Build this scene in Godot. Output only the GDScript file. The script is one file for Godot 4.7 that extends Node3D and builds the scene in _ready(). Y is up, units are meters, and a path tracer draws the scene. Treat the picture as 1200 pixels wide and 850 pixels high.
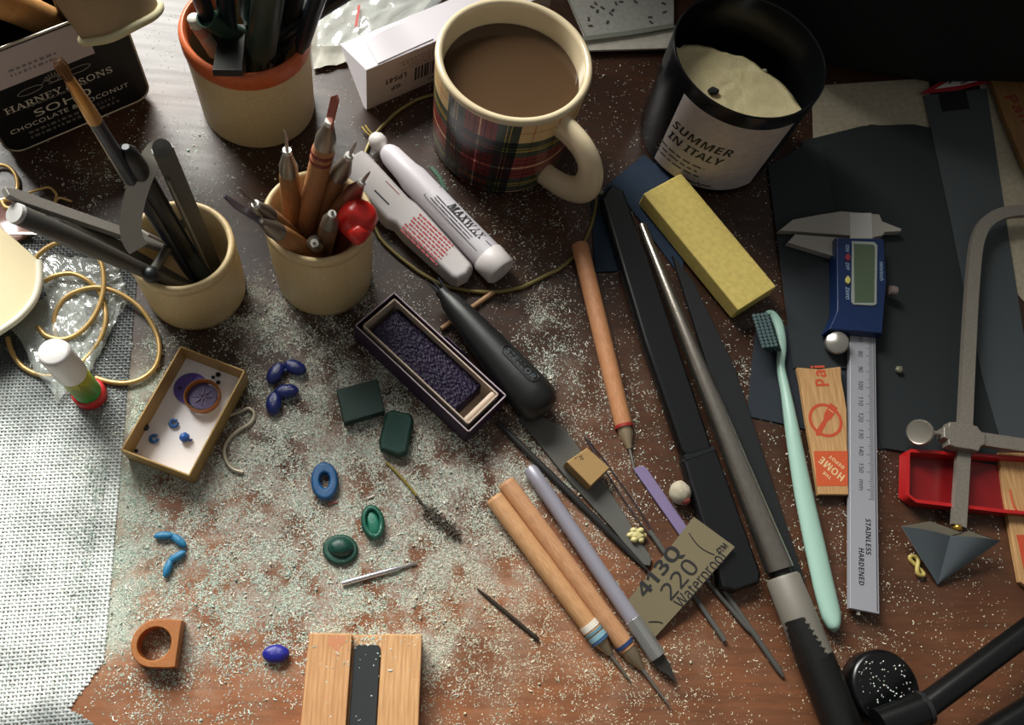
extends Node3D
# A jeweller's wax-carving desk seen from above. Lengths inside the helpers are millimetres; nodes are placed in metres.

class Shape:
	var v := PackedVector3Array()
	var n := PackedVector3Array()
	var u := PackedVector2Array()
	var xf := Transform3D.IDENTITY
	var nb := Basis.IDENTITY

	func at(t: Transform3D) -> Shape:
		xf = t
		nb = t.basis.inverse().transposed()
		return self

	func tri(a: Vector3, b: Vector3, c: Vector3, na: Vector3, nbb: Vector3, nc: Vector3, ua := Vector2.ZERO, ub := Vector2.ZERO, uc := Vector2.ZERO) -> void:
		a = xf * a
		b = xf * b
		c = xf * c
		na = (nb * na).normalized()
		nbb = (nb * nbb).normalized()
		nc = (nb * nc).normalized()
		v.push_back(a)
		n.push_back(na)
		u.push_back(ua)
		if (b - a).cross(c - a).dot(na + nbb + nc) > 0.0:
			v.push_back(c)
			v.push_back(b)
			n.push_back(nc)
			n.push_back(nbb)
			u.push_back(uc)
			u.push_back(ub)
		else:
			v.push_back(b)
			v.push_back(c)
			n.push_back(nbb)
			n.push_back(nc)
			u.push_back(ub)
			u.push_back(uc)

	func quad(a: Vector3, b: Vector3, c: Vector3, d: Vector3, na: Vector3, nbb: Vector3, nc: Vector3, nd: Vector3, ua := Vector2.ZERO, ub := Vector2.ZERO, uc := Vector2.ZERO, ud := Vector2.ZERO) -> void:
		tri(a, b, c, na, nbb, nc, ua, ub, uc)
		tri(a, c, d, na, nc, nd, ua, uc, ud)

	func flat(a: Vector3, b: Vector3, c: Vector3, d: Vector3, m: Vector3) -> void:
		quad(a, b, c, d, m, m, m, m, Vector2(0, 0), Vector2(1, 0), Vector2(1, 1), Vector2(0, 1))

	func box(lo: Vector3, hi: Vector3, bev := 0.3) -> Shape:
		var c := (lo + hi) * 0.5
		var e := (hi - lo) * 0.5
		bev = minf(bev, minf(e.x, minf(e.y, e.z)) * 0.9)
		var ax := [Vector3(1, 0, 0), Vector3(0, 1, 0), Vector3(0, 0, 1)]
		for i in 3:
			for s in [-1.0, 1.0]:
				var j := (i + 1) % 3
				var k := (i + 2) % 3
				var nn: Vector3 = ax[i] * s
				var f := []
				for q in [[-1, -1], [1, -1], [1, 1], [-1, 1]]:
					f.append(c + nn * e[i] + ax[j] * q[0] * (e[j] - bev) + ax[k] * q[1] * (e[k] - bev))
				flat(f[0], f[1], f[2], f[3], nn)
		for i in 3:
			var j := (i + 1) % 3
			var k := (i + 2) % 3
			for sj in [-1.0, 1.0]:
				for sk in [-1.0, 1.0]:
					var nj: Vector3 = ax[j] * sj
					var nk: Vector3 = ax[k] * sk
					var p0: Vector3 = c + nj * e[j] + nk * (e[k] - bev)
					var p1: Vector3 = c + nj * (e[j] - bev) + nk * e[k]
					var d: Vector3 = ax[i] * (e[i] - bev)
					quad(p0 - d, p0 + d, p1 + d, p1 - d, nj, nj, nk, nk)
		for sx in [-1.0, 1.0]:
			for sy in [-1.0, 1.0]:
				for sz in [-1.0, 1.0]:
					var s := Vector3(sx, sy, sz)
					var b := (e - Vector3.ONE * bev) * s + c
					tri(b + Vector3(bev * sx, 0, 0), b + Vector3(0, bev * sy, 0), b + Vector3(0, 0, bev * sz), Vector3(sx, 0, 0), Vector3(0, sy, 0), Vector3(0, 0, sz))
		return self

	# profile of (radius, height), outside first, then over the lip and down the inside
	func lathe(p: Array, seg := 40, a0 := 0.0, a1 := TAU) -> Shape:
		var m := p.size() - 1
		var sn := []
		for i in m:
			var d: Vector2 = p[i + 1] - p[i]
			sn.append(Vector2(d.y, -d.x).normalized())
		for i in m:
			var n0: Vector2 = sn[i]
			var n1: Vector2 = sn[i]
			if i > 0 and sn[i - 1].dot(sn[i]) > 0.6:
				n0 = (sn[i - 1] + sn[i]).normalized()
			if i < m - 1 and sn[i + 1].dot(sn[i]) > 0.6:
				n1 = (sn[i + 1] + sn[i]).normalized()
			var r0: float = p[i].x
			var r1: float = p[i + 1].x
			for k in seg:
				var t0 := a0 + (a1 - a0) * k / seg
				var t1 := a0 + (a1 - a0) * (k + 1) / seg
				var c0 := Vector3(cos(t0), 0, sin(t0))
				var c1 := Vector3(cos(t1), 0, sin(t1))
				var y0 := Vector3(0, p[i].y, 0)
				var y1 := Vector3(0, p[i + 1].y, 0)
				var e0 := Vector3(0, n0.y, 0)
				var e1 := Vector3(0, n1.y, 0)
				var ua := Vector2(t0 / TAU, p[i].y * 0.01)
				var ub := Vector2(t1 / TAU, p[i].y * 0.01)
				var uc := Vector2(t1 / TAU, p[i + 1].y * 0.01)
				var ud := Vector2(t0 / TAU, p[i + 1].y * 0.01)
				if r0 < 1e-4:
					tri(y0, c1 * r1 + y1, c0 * r1 + y1, c0 * n0.x + e0, c1 * n1.x + e1, c0 * n1.x + e1, ua, uc, ud)
				elif r1 < 1e-4:
					tri(c0 * r0 + y0, c1 * r0 + y0, y1, c0 * n0.x + e0, c1 * n0.x + e0, c0 * n1.x + e1, ua, ub, uc)
				else:
					quad(c0 * r0 + y0, c1 * r0 + y0, c1 * r1 + y1, c0 * r1 + y1, c0 * n0.x + e0, c1 * n0.x + e0, c1 * n1.x + e1, c0 * n1.x + e1, ua, ub, uc, ud)
		return self

	# the same round the x axis: profile of (radius, x)
	func spin(p: Array, seg := 20, base := Transform3D.IDENTITY) -> Shape:
		at(base * Transform3D(Basis(Vector3(0, 1, 0), Vector3(1, 0, 0), Vector3(0, 0, -1)), Vector3.ZERO))
		lathe(p, seg)
		return at(base)

	func tube(pts: Array, rad, seg := 8, closed := false, squash := 1.0, up0 := Vector3.UP) -> Shape:
		var m := pts.size()
		var rings := []
		var norms := []
		var side := Vector3.ZERO
		for i in m:
			var pa: Vector3 = pts[(i - 1 + m) % m] if closed or i > 0 else pts[0]
			var pb: Vector3 = pts[(i + 1) % m] if closed or i < m - 1 else pts[m - 1]
			var t := (pb - pa).normalized()
			if i == 0:
				side = up0.cross(t)
				if side.length() < 0.05:
					side = Vector3(1, 0.2, 0).cross(t)
			side = (side - t * side.dot(t)).normalized()
			var upv := t.cross(side)
			var r: float = rad[i] if rad is Array else rad
			var ring := PackedVector3Array()
			var nn := PackedVector3Array()
			for k in seg + 1:
				var a := TAU * k / seg
				ring.push_back(pts[i] + side * cos(a) * r + upv * sin(a) * r * squash)
				nn.push_back((side * cos(a) * squash + upv * sin(a)).normalized())
			rings.append(ring)
			norms.append(nn)
		for i in (m if closed else m - 1):
			var j := (i + 1) % m
			for k in seg:
				quad(rings[i][k], rings[i][k + 1], rings[j][k + 1], rings[j][k], norms[i][k], norms[i][k + 1], norms[j][k + 1], norms[j][k], Vector2(float(k) / seg, i), Vector2(float(k + 1) / seg, i), Vector2(float(k + 1) / seg, i + 1), Vector2(float(k) / seg, i + 1))
		if not closed:
			for e in [0, m - 1]:
				var t: Vector3 = (pts[0] - pts[1]).normalized() if e == 0 else (pts[m - 1] - pts[m - 2]).normalized()
				for k in seg:
					tri(pts[e], rings[e][k], rings[e][k + 1], t, t, t)
		return self

	# a bar of rectangular section along a path
	func bar(pts: Array, w, th: float, up := Vector3.UP, closed := false) -> Shape:
		var m := pts.size()
		var q := []
		var nrm := []
		for i in m:
			var pa: Vector3 = pts[(i - 1 + m) % m] if closed or i > 0 else pts[0]
			var pb: Vector3 = pts[(i + 1) % m] if closed or i < m - 1 else pts[m - 1]
			var t := (pb - pa).normalized()
			var s := up.cross(t).normalized()
			var y := t.cross(s).normalized()
			var ww: float = w[i] if w is Array else w
			var p: Vector3 = pts[i]
			q.append([p + s * ww * 0.5 + y * th * 0.5, p - s * ww * 0.5 + y * th * 0.5, p - s * ww * 0.5 - y * th * 0.5, p + s * ww * 0.5 - y * th * 0.5])
			nrm.append([y, -s, -y, s, t])
		for i in (m if closed else m - 1):
			var j := (i + 1) % m
			for k in 4:
				var l := (k + 1) % 4
				quad(q[i][k], q[i][l], q[j][l], q[j][k], nrm[i][k], nrm[i][k], nrm[j][k], nrm[j][k])
		if not closed:
			flat(q[0][0], q[0][1], q[0][2], q[0][3], -nrm[0][4])
			flat(q[m - 1][0], q[m - 1][1], q[m - 1][2], q[m - 1][3], nrm[m - 1][4])
		return self

	static func ccw(p: PackedVector2Array) -> PackedVector2Array:
		if Geometry2D.is_polygon_clockwise(p):
			p.reverse()
		return p

	static func inset(p: PackedVector2Array, d: float) -> PackedVector2Array:
		var out := PackedVector2Array()
		var m := p.size()
		for i in m:
			var e0 := (p[i] - p[(i - 1 + m) % m]).normalized()
			var e1 := (p[(i + 1) % m] - p[i]).normalized()
			var n0 := Vector2(e0.y, -e0.x)
			var n1 := Vector2(e1.y, -e1.x)
			out.push_back(p[i] - (n0 + n1) / maxf(0.35, 1.0 + n0.dot(n1)) * d)
		return out

	# an outline in (x, z), thickened from y0 to y1 with chamfered rims
	func prism(poly: PackedVector2Array, y0: float, y1: float, bev := 0.3) -> Shape:
		var p := ccw(poly.duplicate())
		var m := p.size()
		bev = minf(bev, (y1 - y0) * 0.45)
		var q := inset(p, bev)
		var g := func(a: Vector2, y: float) -> Vector3: return Vector3(a.x, y, a.y)
		var t := Geometry2D.triangulate_polygon(q)
		for i in range(0, t.size(), 3):
			var a := q[t[i]]
			var b := q[t[i + 1]]
			var c := q[t[i + 2]]
			tri(g.call(a, y1), g.call(b, y1), g.call(c, y1), Vector3.UP, Vector3.UP, Vector3.UP, a * 0.01, b * 0.01, c * 0.01)
			tri(g.call(a, y0), g.call(b, y0), g.call(c, y0), Vector3.DOWN, Vector3.DOWN, Vector3.DOWN, a * 0.01, b * 0.01, c * 0.01)
		var en := []
		for i in m:
			var e := (p[(i + 1) % m] - p[i]).normalized()
			en.append(Vector2(e.y, -e.x))
		for i in m:
			var j := (i + 1) % m
			var n0: Vector2 = en[i]
			var n1: Vector2 = en[i]
			if en[(i - 1 + m) % m].dot(en[i]) > 0.75:
				n0 = (en[(i - 1 + m) % m] + en[i]).normalized()
			if en[j].dot(en[i]) > 0.75:
				n1 = (en[j] + en[i]).normalized()
			var a3 := Vector3(n0.x, 0, n0.y)
			var b3 := Vector3(n1.x, 0, n1.y)
			quad(g.call(p[i], y0 + bev), g.call(p[j], y0 + bev), g.call(p[j], y1 - bev), g.call(p[i], y1 - bev), a3, b3, b3, a3)
			quad(g.call(p[i], y1 - bev), g.call(p[j], y1 - bev), g.call(q[j], y1), g.call(q[i], y1), a3, b3, Vector3.UP, Vector3.UP)
			quad(g.call(p[i], y0 + bev), g.call(p[j], y0 + bev), g.call(q[j], y0), g.call(q[i], y0), a3, b3, Vector3.DOWN, Vector3.DOWN)
		return self

	# an outline with a hole; both outlines have the same number of points, in step
	func collar(o: PackedVector2Array, h: PackedVector2Array, y0: float, y1: float, bev := 0.4) -> Shape:
		var m := o.size()
		var c := Vector2.ZERO
		for a in h:
			c += a / m
		var oi := PackedVector2Array()
		var hi := PackedVector2Array()
		for i in m:
			oi.push_back(o[i] + (h[i] - o[i]).normalized() * bev)
			hi.push_back(h[i] + (o[i] - h[i]).normalized() * bev)
		for i in m:
			var j := (i + 1) % m
			var eo := (o[j] - o[i]).normalized()
			var no := Vector2(eo.y, -eo.x)
			if no.dot(o[i] - c) < 0.0:
				no = -no
			var n3 := Vector3(no.x, 0, no.y)
			var ki := -Vector3(h[i].x - c.x, 0, h[i].y - c.y).normalized()
			var kj := -Vector3(h[j].x - c.x, 0, h[j].y - c.y).normalized()
			for s in [[y1, y1 - bev, Vector3.UP], [y0, y0 + bev, Vector3.DOWN]]:
				var y: float = s[0]
				var ys: float = s[1]
				var up: Vector3 = s[2]
				flat(Vector3(oi[i].x, y, oi[i].y), Vector3(oi[j].x, y, oi[j].y), Vector3(hi[j].x, y, hi[j].y), Vector3(hi[i].x, y, hi[i].y), up)
				quad(Vector3(oi[i].x, y, oi[i].y), Vector3(oi[j].x, y, oi[j].y), Vector3(o[j].x, ys, o[j].y), Vector3(o[i].x, ys, o[i].y), up, up, n3, n3)
				quad(Vector3(hi[i].x, y, hi[i].y), Vector3(hi[j].x, y, hi[j].y), Vector3(h[j].x, ys, h[j].y), Vector3(h[i].x, ys, h[i].y), up, up, kj, ki)
			flat(Vector3(o[i].x, y0 + bev, o[i].y), Vector3(o[j].x, y0 + bev, o[j].y), Vector3(o[j].x, y1 - bev, o[j].y), Vector3(o[i].x, y1 - bev, o[i].y), n3)
			quad(Vector3(h[i].x, y0 + bev, h[i].y), Vector3(h[j].x, y0 + bev, h[j].y), Vector3(h[j].x, y1 - bev, h[j].y), Vector3(h[i].x, y1 - bev, h[i].y), ki, kj, kj, ki)
		return self

	# rows of points; ref is a direction the face looks to, or an array of one centre per row that it looks away from
	func grid(rows: Array, wrap: bool, ref) -> Shape:
		var m := rows.size()
		var w: int = rows[0].size()
		var nn := []
		for i in m:
			var line := PackedVector3Array()
			for k in w:
				var ka := (k - 1 + w) % w if wrap else maxi(k - 1, 0)
				var kb := (k + 1) % w if wrap else mini(k + 1, w - 1)
				var du: Vector3 = rows[i][kb] - rows[i][ka]
				var dv: Vector3 = rows[mini(i + 1, m - 1)][k] - rows[maxi(i - 1, 0)][k]
				var x := du.cross(dv)
				var away: Vector3 = rows[i][k] - ref[i] if ref is Array else ref
				if x.length() < 1e-7:
					x = away
				x = x.normalized()
				line.push_back(x if x.dot(away) >= 0.0 else -x)
			nn.append(line)
		for i in m - 1:
			for k in (w if wrap else w - 1):
				var l := (k + 1) % w
				quad(rows[i][k], rows[i][l], rows[i + 1][l], rows[i + 1][k], nn[i][k], nn[i][l], nn[i + 1][l], nn[i + 1][k], Vector2(float(k) / (w - 1), float(i) / (m - 1)), Vector2(float(k + 1) / (w - 1), float(i) / (m - 1)), Vector2(float(k + 1) / (w - 1), float(i + 1) / (m - 1)), Vector2(float(k) / (w - 1), float(i + 1) / (m - 1)))
		return self

	func ball(c: Vector3, r: Vector3, seg := 20, lumps := 0.0, freq := 1.0, seed := 1, power := 1.0) -> Shape:
		var f := FastNoiseLite.new()
		f.seed = seed
		f.frequency = freq
		var rows := []
		var refs := []
		var half := maxi(seg / 2, 4)
		for i in half + 1:
			var la := -PI / 2 + PI * i / half
			var line := PackedVector3Array()
			for k in seg:
				var lo := TAU * k / seg
				var d := Vector3(cos(la) * cos(lo), sin(la), cos(la) * sin(lo))
				if power != 1.0:
					d = Vector3(signf(d.x) * pow(absf(d.x), power), signf(d.y) * pow(absf(d.y), power), signf(d.z) * pow(absf(d.z), power))
				line.push_back(c + d * r * (1.0 + lumps * f.get_noise_3dv(d)))
			rows.append(line)
			refs.append(c)
		return grid(rows, true, refs)

	# a thin sheet over four corners, bent by fn(u, v) -> offset
	func patch(c: Array, nu: int, nv: int, th: float, fn = null) -> Shape:
		var up: Vector3 = (c[1] - c[0]).cross(c[3] - c[0]).normalized()
		if up.y < 0.0:
			up = -up
		var top := []
		var low := []
		for i in nv + 1:
			var a := PackedVector3Array()
			var b := PackedVector3Array()
			for k in nu + 1:
				var s := float(k) / nu
				var t := float(i) / nv
				var p: Vector3 = c[0].lerp(c[1], s).lerp(c[3].lerp(c[2], s), t)
				if fn != null:
					p += fn.call(s, t)
				a.push_back(p + up * th)
				b.push_back(p)
			top.append(a)
			low.append(b)
		grid(top, false, up)
		grid(low, false, -up)
		var mid: Vector3 = (c[0] + c[1] + c[2] + c[3]) * 0.25
		for i in nv:
			for k in [0, nu]:
				var o: Vector3 = (top[i][k] - mid)
				o = (o - up * o.dot(up)).normalized()
				flat(top[i][k], top[i + 1][k], low[i + 1][k], low[i][k], o)
		for k in nu:
			for i in [0, nv]:
				var o: Vector3 = (top[i][k] - mid)
				o = (o - up * o.dot(up)).normalized()
				flat(top[i][k], top[i][k + 1], low[i][k + 1], low[i][k], o)
		return self

	func mesh() -> ArrayMesh:
		var a := []
		a.resize(Mesh.ARRAY_MAX)
		var w := v.duplicate()
		for i in w.size():
			w[i] *= 0.001
		a[Mesh.ARRAY_VERTEX] = w
		a[Mesh.ARRAY_NORMAL] = n
		a[Mesh.ARRAY_TEX_UV] = u
		var m := ArrayMesh.new()
		m.add_surface_from_arrays(Mesh.PRIMITIVE_TRIANGLES, a)
		return m


var used := {}
var mats := {}
var noises := {}
var rng := RandomNumberGenerator.new()
const UP := Vector3.UP


func sh() -> Shape:
	return Shape.new()


func numbered(called: String) -> String:
	var c: int = used.get(called, 0)
	used[called] = c + 1
	return called if c == 0 else "%s_%03d" % [called, c]


func tag(o: Node, label: String, category: String, group := "", kind := "") -> Node:
	o.set_meta("label", label)
	o.set_meta("category", category)
	if group:
		o.set_meta("group", group)
	if kind:
		o.set_meta("kind", kind)
	return o


func thing(called: String, label: String, category: String, at: Vector3, group := "", yaw := 0.0) -> Node3D:
	var o := Node3D.new()
	o.name = numbered(called)
	add_child(o)
	o.position = at * 0.001
	o.rotation.y = yaw
	tag(o, label, category, group)
	return o


# stands a thing's own x axis along a to b, y as near up as that allows
func aim(o: Node3D, a: Vector3, b: Vector3, roll := 0.0) -> float:
	var x := (b - a).normalized()
	var z := x.cross(UP).normalized()
	var ba := Basis(x, z.cross(x), z)
	o.transform = Transform3D(ba * Basis(Vector3(1, 0, 0), roll), a * 0.001)
	return a.distance_to(b)


func part(called: String, s: Shape, m: Material, parent: Node, kind := "", label := "") -> MeshInstance3D:
	var o := MeshInstance3D.new()
	o.name = called
	o.mesh = s.mesh()
	o.material_override = m
	parent.add_child(o, true)
	if kind:
		o.set_meta("kind", kind)
	if label:
		o.set_meta("label", label)
	return o


# a thing that is one mesh, its points given in world millimetres about the base
func single(called: String, s: Shape, m: Material, at: Vector3, label: String, category: String, group := "") -> MeshInstance3D:
	var o := part(numbered(called), s, m, self)
	o.position = at * 0.001
	tag(o, label, category, group)
	return o


# world millimetres into a thing's own axes
func inn(o: Node3D, pts: Array) -> Array:
	var t := Transform3D(o.transform.basis, o.transform.origin * 1000.0).affine_inverse()
	var out := []
	for p in pts:
		out.append(t * p)
	return out


func xz(o: Node3D, pts: Array) -> PackedVector2Array:
	var out := PackedVector2Array()
	for p in inn(o, pts):
		out.push_back(Vector2(p.x, p.z))
	return out


func smooth(pts: Array, n := 6, closed := false) -> Array:
	var out := []
	var m := pts.size()
	for i in (m if closed else m - 1):
		var a: Vector3 = pts[(i - 1 + m) % m] if closed or i > 0 else pts[i]
		var b: Vector3 = pts[i]
		var c: Vector3 = pts[(i + 1) % m]
		var d: Vector3 = pts[(i + 2) % m] if closed or i < m - 2 else c
		for k in n:
			out.append(b.cubic_interpolate(c, a, d, float(k) / n))
	if not closed:
		out.append(pts[m - 1])
	return out


func circle2(c: Vector2, rx: float, rz: float, n := 28, turn := 0.0) -> PackedVector2Array:
	var out := PackedVector2Array()
	for k in n:
		out.push_back(c + Vector2(rx * cos(TAU * k / n), rz * sin(TAU * k / n)).rotated(turn))
	return out


func rounded(x0: float, z0: float, x1: float, z1: float, r: float, n := 5) -> PackedVector2Array:
	var out := PackedVector2Array()
	for q in [[x1 - r, z1 - r, 0.0], [x0 + r, z1 - r, 0.5], [x0 + r, z0 + r, 1.0], [x1 - r, z0 + r, 1.5]]:
		for k in n + 1:
			var a: float = PI * (q[2] + 0.5 * k / n)
			out.push_back(Vector2(q[0] + r * cos(a), q[1] + r * sin(a)))
	return out


# letters are flat print with a hair of thickness; t takes the text's plane (x along, y up, z out) to the surface
func words(o: Node, text: String, size: float, t: Transform3D, m: Material, width := 0.0, bend = null, face := "Droid Sans", bold := false, called := "lettering") -> MeshInstance3D:
	var tm := TextMesh.new()
	var f := SystemFont.new()
	f.font_names = PackedStringArray([face])
	if bold:
		f.font_weight = 700
	tm.font = f
	tm.font_size = 48
	tm.pixel_size = 1.0 / 48.0
	tm.depth = 0.1 / size
	tm.curve_step = 2.0
	tm.text = text
	var a := tm.get_mesh_arrays()
	var vs: PackedVector3Array = a[Mesh.ARRAY_VERTEX]
	var ns: PackedVector3Array = a[Mesh.ARRAY_NORMAL]
	var ix = a[Mesh.ARRAY_INDEX]
	var lo := 1e9
	var hi := -1e9
	for p in vs:
		lo = minf(lo, p.x)
		hi = maxf(hi, p.x)
	var kx := width / maxf(hi - lo, 1e-6) if width > 0.0 else size
	var s := sh()
	var place := func(p: Vector3) -> Vector3:
		var q := Vector3(p.x * kx, p.y * size, p.z * size)
		return bend.call(q) if bend != null else t * q
	var list: PackedInt32Array = ix if ix != null and ix.size() else PackedInt32Array(range(vs.size()))
	for i in range(0, list.size(), 3):
		var p: Array = []
		var q: Array = []
		for k in 3:
			var w := vs[list[i + k]]
			p.append(place.call(w))
			q.append((place.call(w + ns[list[i + k]] * 0.02) - p[k]).normalized())
		s.tri(p[0], p[1], p[2], q[0], q[1], q[2])
	return part(called, s, m, o)


# small print that cannot be read: short dashes in rows
func smallprint(o: Node, rows: int, w: float, pitch: float, t: Transform3D, m: Material, seed := 1, bend = null, dash := 1.6, hgt := 0.5) -> void:
	var r := RandomNumberGenerator.new()
	r.seed = seed
	var s := sh()
	for i in rows:
		var x := -w * 0.5 + r.randf() * w * 0.06
		var stop := w * (0.5 - r.randf() * 0.12)
		while x < stop:
			var l := minf(dash * r.randf_range(0.5, 1.7), stop - x + 0.2)
			var y := -pitch * i
			var c := [Vector3(x, y, 0.06), Vector3(x + l, y, 0.06), Vector3(x + l, y + pitch * hgt * r.randf_range(0.8, 1.0), 0.06), Vector3(x, y + pitch * hgt, 0.06)]
			var out := Vector3(0, 0, 1)
			for k in 4:
				c[k] = bend.call(c[k]) if bend != null else t * c[k]
			if bend != null:
				out = (c[1] - c[0]).cross(c[3] - c[0])
			else:
				out = t.basis.z
			s.flat(c[0], c[1], c[2], c[3], out.normalized())
			x += l + pitch * 0.35
	part("small_print", s, m, o, "stuff")


func plane(dir: Vector3, nrm: Vector3, pos: Vector3) -> Transform3D:
	dir = dir.normalized()
	nrm = (nrm - dir * nrm.dot(dir)).normalized()
	return Transform3D(Basis(dir, nrm.cross(dir), nrm), pos)


func noise(called: String) -> NoiseTexture2D:
	if noises.has(called):
		return noises[called]
	var f := FastNoiseLite.new()
	var t := NoiseTexture2D.new()
	t.width = 256
	t.height = 256
	t.seamless = true
	f.seed = called.hash() % 1000
	f.frequency = {"soft": 0.02, "fine": 0.12, "speck": 0.3, "grain": 0.03, "relief": 0.08}.get(called, 0.05)
	f.fractal_octaves = 4
	var g := Gradient.new()
	if called == "soft":
		g.set_color(0, Color(0.88, 0.87, 0.86))
		g.set_color(1, Color(1, 1, 1))
	elif called == "fine":
		g.set_color(0, Color(0.72, 0.72, 0.72))
		g.set_color(1, Color(1, 1, 1))
	elif called == "speck":
		g.set_color(0, Color(0.55, 0.55, 0.55))
		g.set_color(1, Color(1, 1, 1))
	elif called == "grain":
		g.set_color(0, Color(0.8, 0.74, 0.68))
		g.set_color(1, Color(1, 1, 1))
	if called != "relief":
		t.color_ramp = g
	t.noise = f
	noises[called] = t
	return t


func mat(hex: String, rough := 0.6, metal := 0.0, tex := "", size := Vector3(20, 20, 20), relief := 0.0) -> StandardMaterial3D:
	var key := "%s %s %s %s %s %s" % [hex, rough, metal, tex, size, relief]
	if mats.has(key):
		return mats[key]
	var m := StandardMaterial3D.new()
	m.resource_name = "surface_" + hex
	m.albedo_color = Color(hex)
	m.roughness = rough
	m.metallic = metal
	if tex or relief > 0.0:
		m.uv1_triplanar = true
		m.uv1_scale = Vector3(1000.0 / size.x, 1000.0 / size.y, 1000.0 / size.z)
	if tex:
		m.albedo_texture = noise(tex)
	if relief > 0.0:
		m.heightmap_enabled = true
		m.heightmap_texture = noise("relief")
		m.heightmap_scale = relief
	mats[key] = m
	return m


func wood(hex: String, rough := 0.6) -> StandardMaterial3D:
	return mat(hex, rough, 0.0, "grain", Vector3(60, 6, 6))


func clear(alpha: float, hex := "ffffff", rough := 0.1) -> StandardMaterial3D:
	var m := StandardMaterial3D.new()
	m.transparency = BaseMaterial3D.TRANSPARENCY_ALPHA
	var c := Color(hex)
	c.a = alpha
	m.albedo_color = c
	m.roughness = rough
	return m


func waxy(hex: String, rough := 0.4) -> StandardMaterial3D:
	var m: StandardMaterial3D = mat(hex, rough, 0.0, "soft", Vector3(9, 9, 9), 0.012).duplicate()
	m.subsurf_scatter_enabled = true
	m.subsurf_scatter_strength = 0.08
	return m


func _ready() -> void:
	rng.seed = 7
	light_and_camera()
	setting()
	far_things()
	vessels()
	cup_tools()
	left_things()
	middle_things()
	right_things()
	shavings()


func light_and_camera() -> void:
	var cam := Camera3D.new()
	cam.name = "camera"
	add_child(cam)
	cam.transform = Transform3D(Basis(Vector3(0.98933, 0.14568, 0.0), Vector3(-0.05698, 0.38697, -0.92033), Vector3(-0.13408, 0.91051, 0.39114)), Vector3(0, 0.42, 0))
	cam.fov = 46.05
	cam.near = 0.01
	cam.far = 20.0
	cam.current = true
	var e := Environment.new()
	# the rest of the room: pale ceiling above, darker walls round about
	var room := ProceduralSkyMaterial.new()
	room.sky_top_color = Color(0.95, 0.95, 0.93)
	room.sky_horizon_color = Color(0.5, 0.48, 0.46)
	room.sky_curve = 0.25
	room.ground_bottom_color = Color(0.22, 0.2, 0.19)
	room.ground_horizon_color = Color(0.4, 0.38, 0.36)
	room.sun_angle_max = 0.0
	var sky := Sky.new()
	sky.sky_material = room
	e.background_mode = Environment.BG_SKY
	e.sky = sky
	e.background_energy_multiplier = 0.22
	e.tonemap_mode = Environment.TONE_MAPPER_LINEAR
	e.tonemap_exposure = 1.0
	e.sdfgi_enabled = true
	e.ssao_enabled = true
	e.ssil_enabled = true
	var we := WorldEnvironment.new()
	we.name = "world_environment"
	we.environment = e
	add_child(we)
	# the window the desk stands at: daylight from behind, a little to the left
	var day := AreaLight3D.new()
	day.name = "window_daylight"
	day.area_size = Vector2(1.3, 1.2)
	day.light_energy = 14.0
	day.light_color = Color(1.0, 1.0, 0.975)
	day.shadow_enabled = true
	add_child(day)
	day.look_at_from_position(Vector3(-0.7, 1.12, -1.7), Vector3(-0.08, 0, -0.2))


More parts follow.
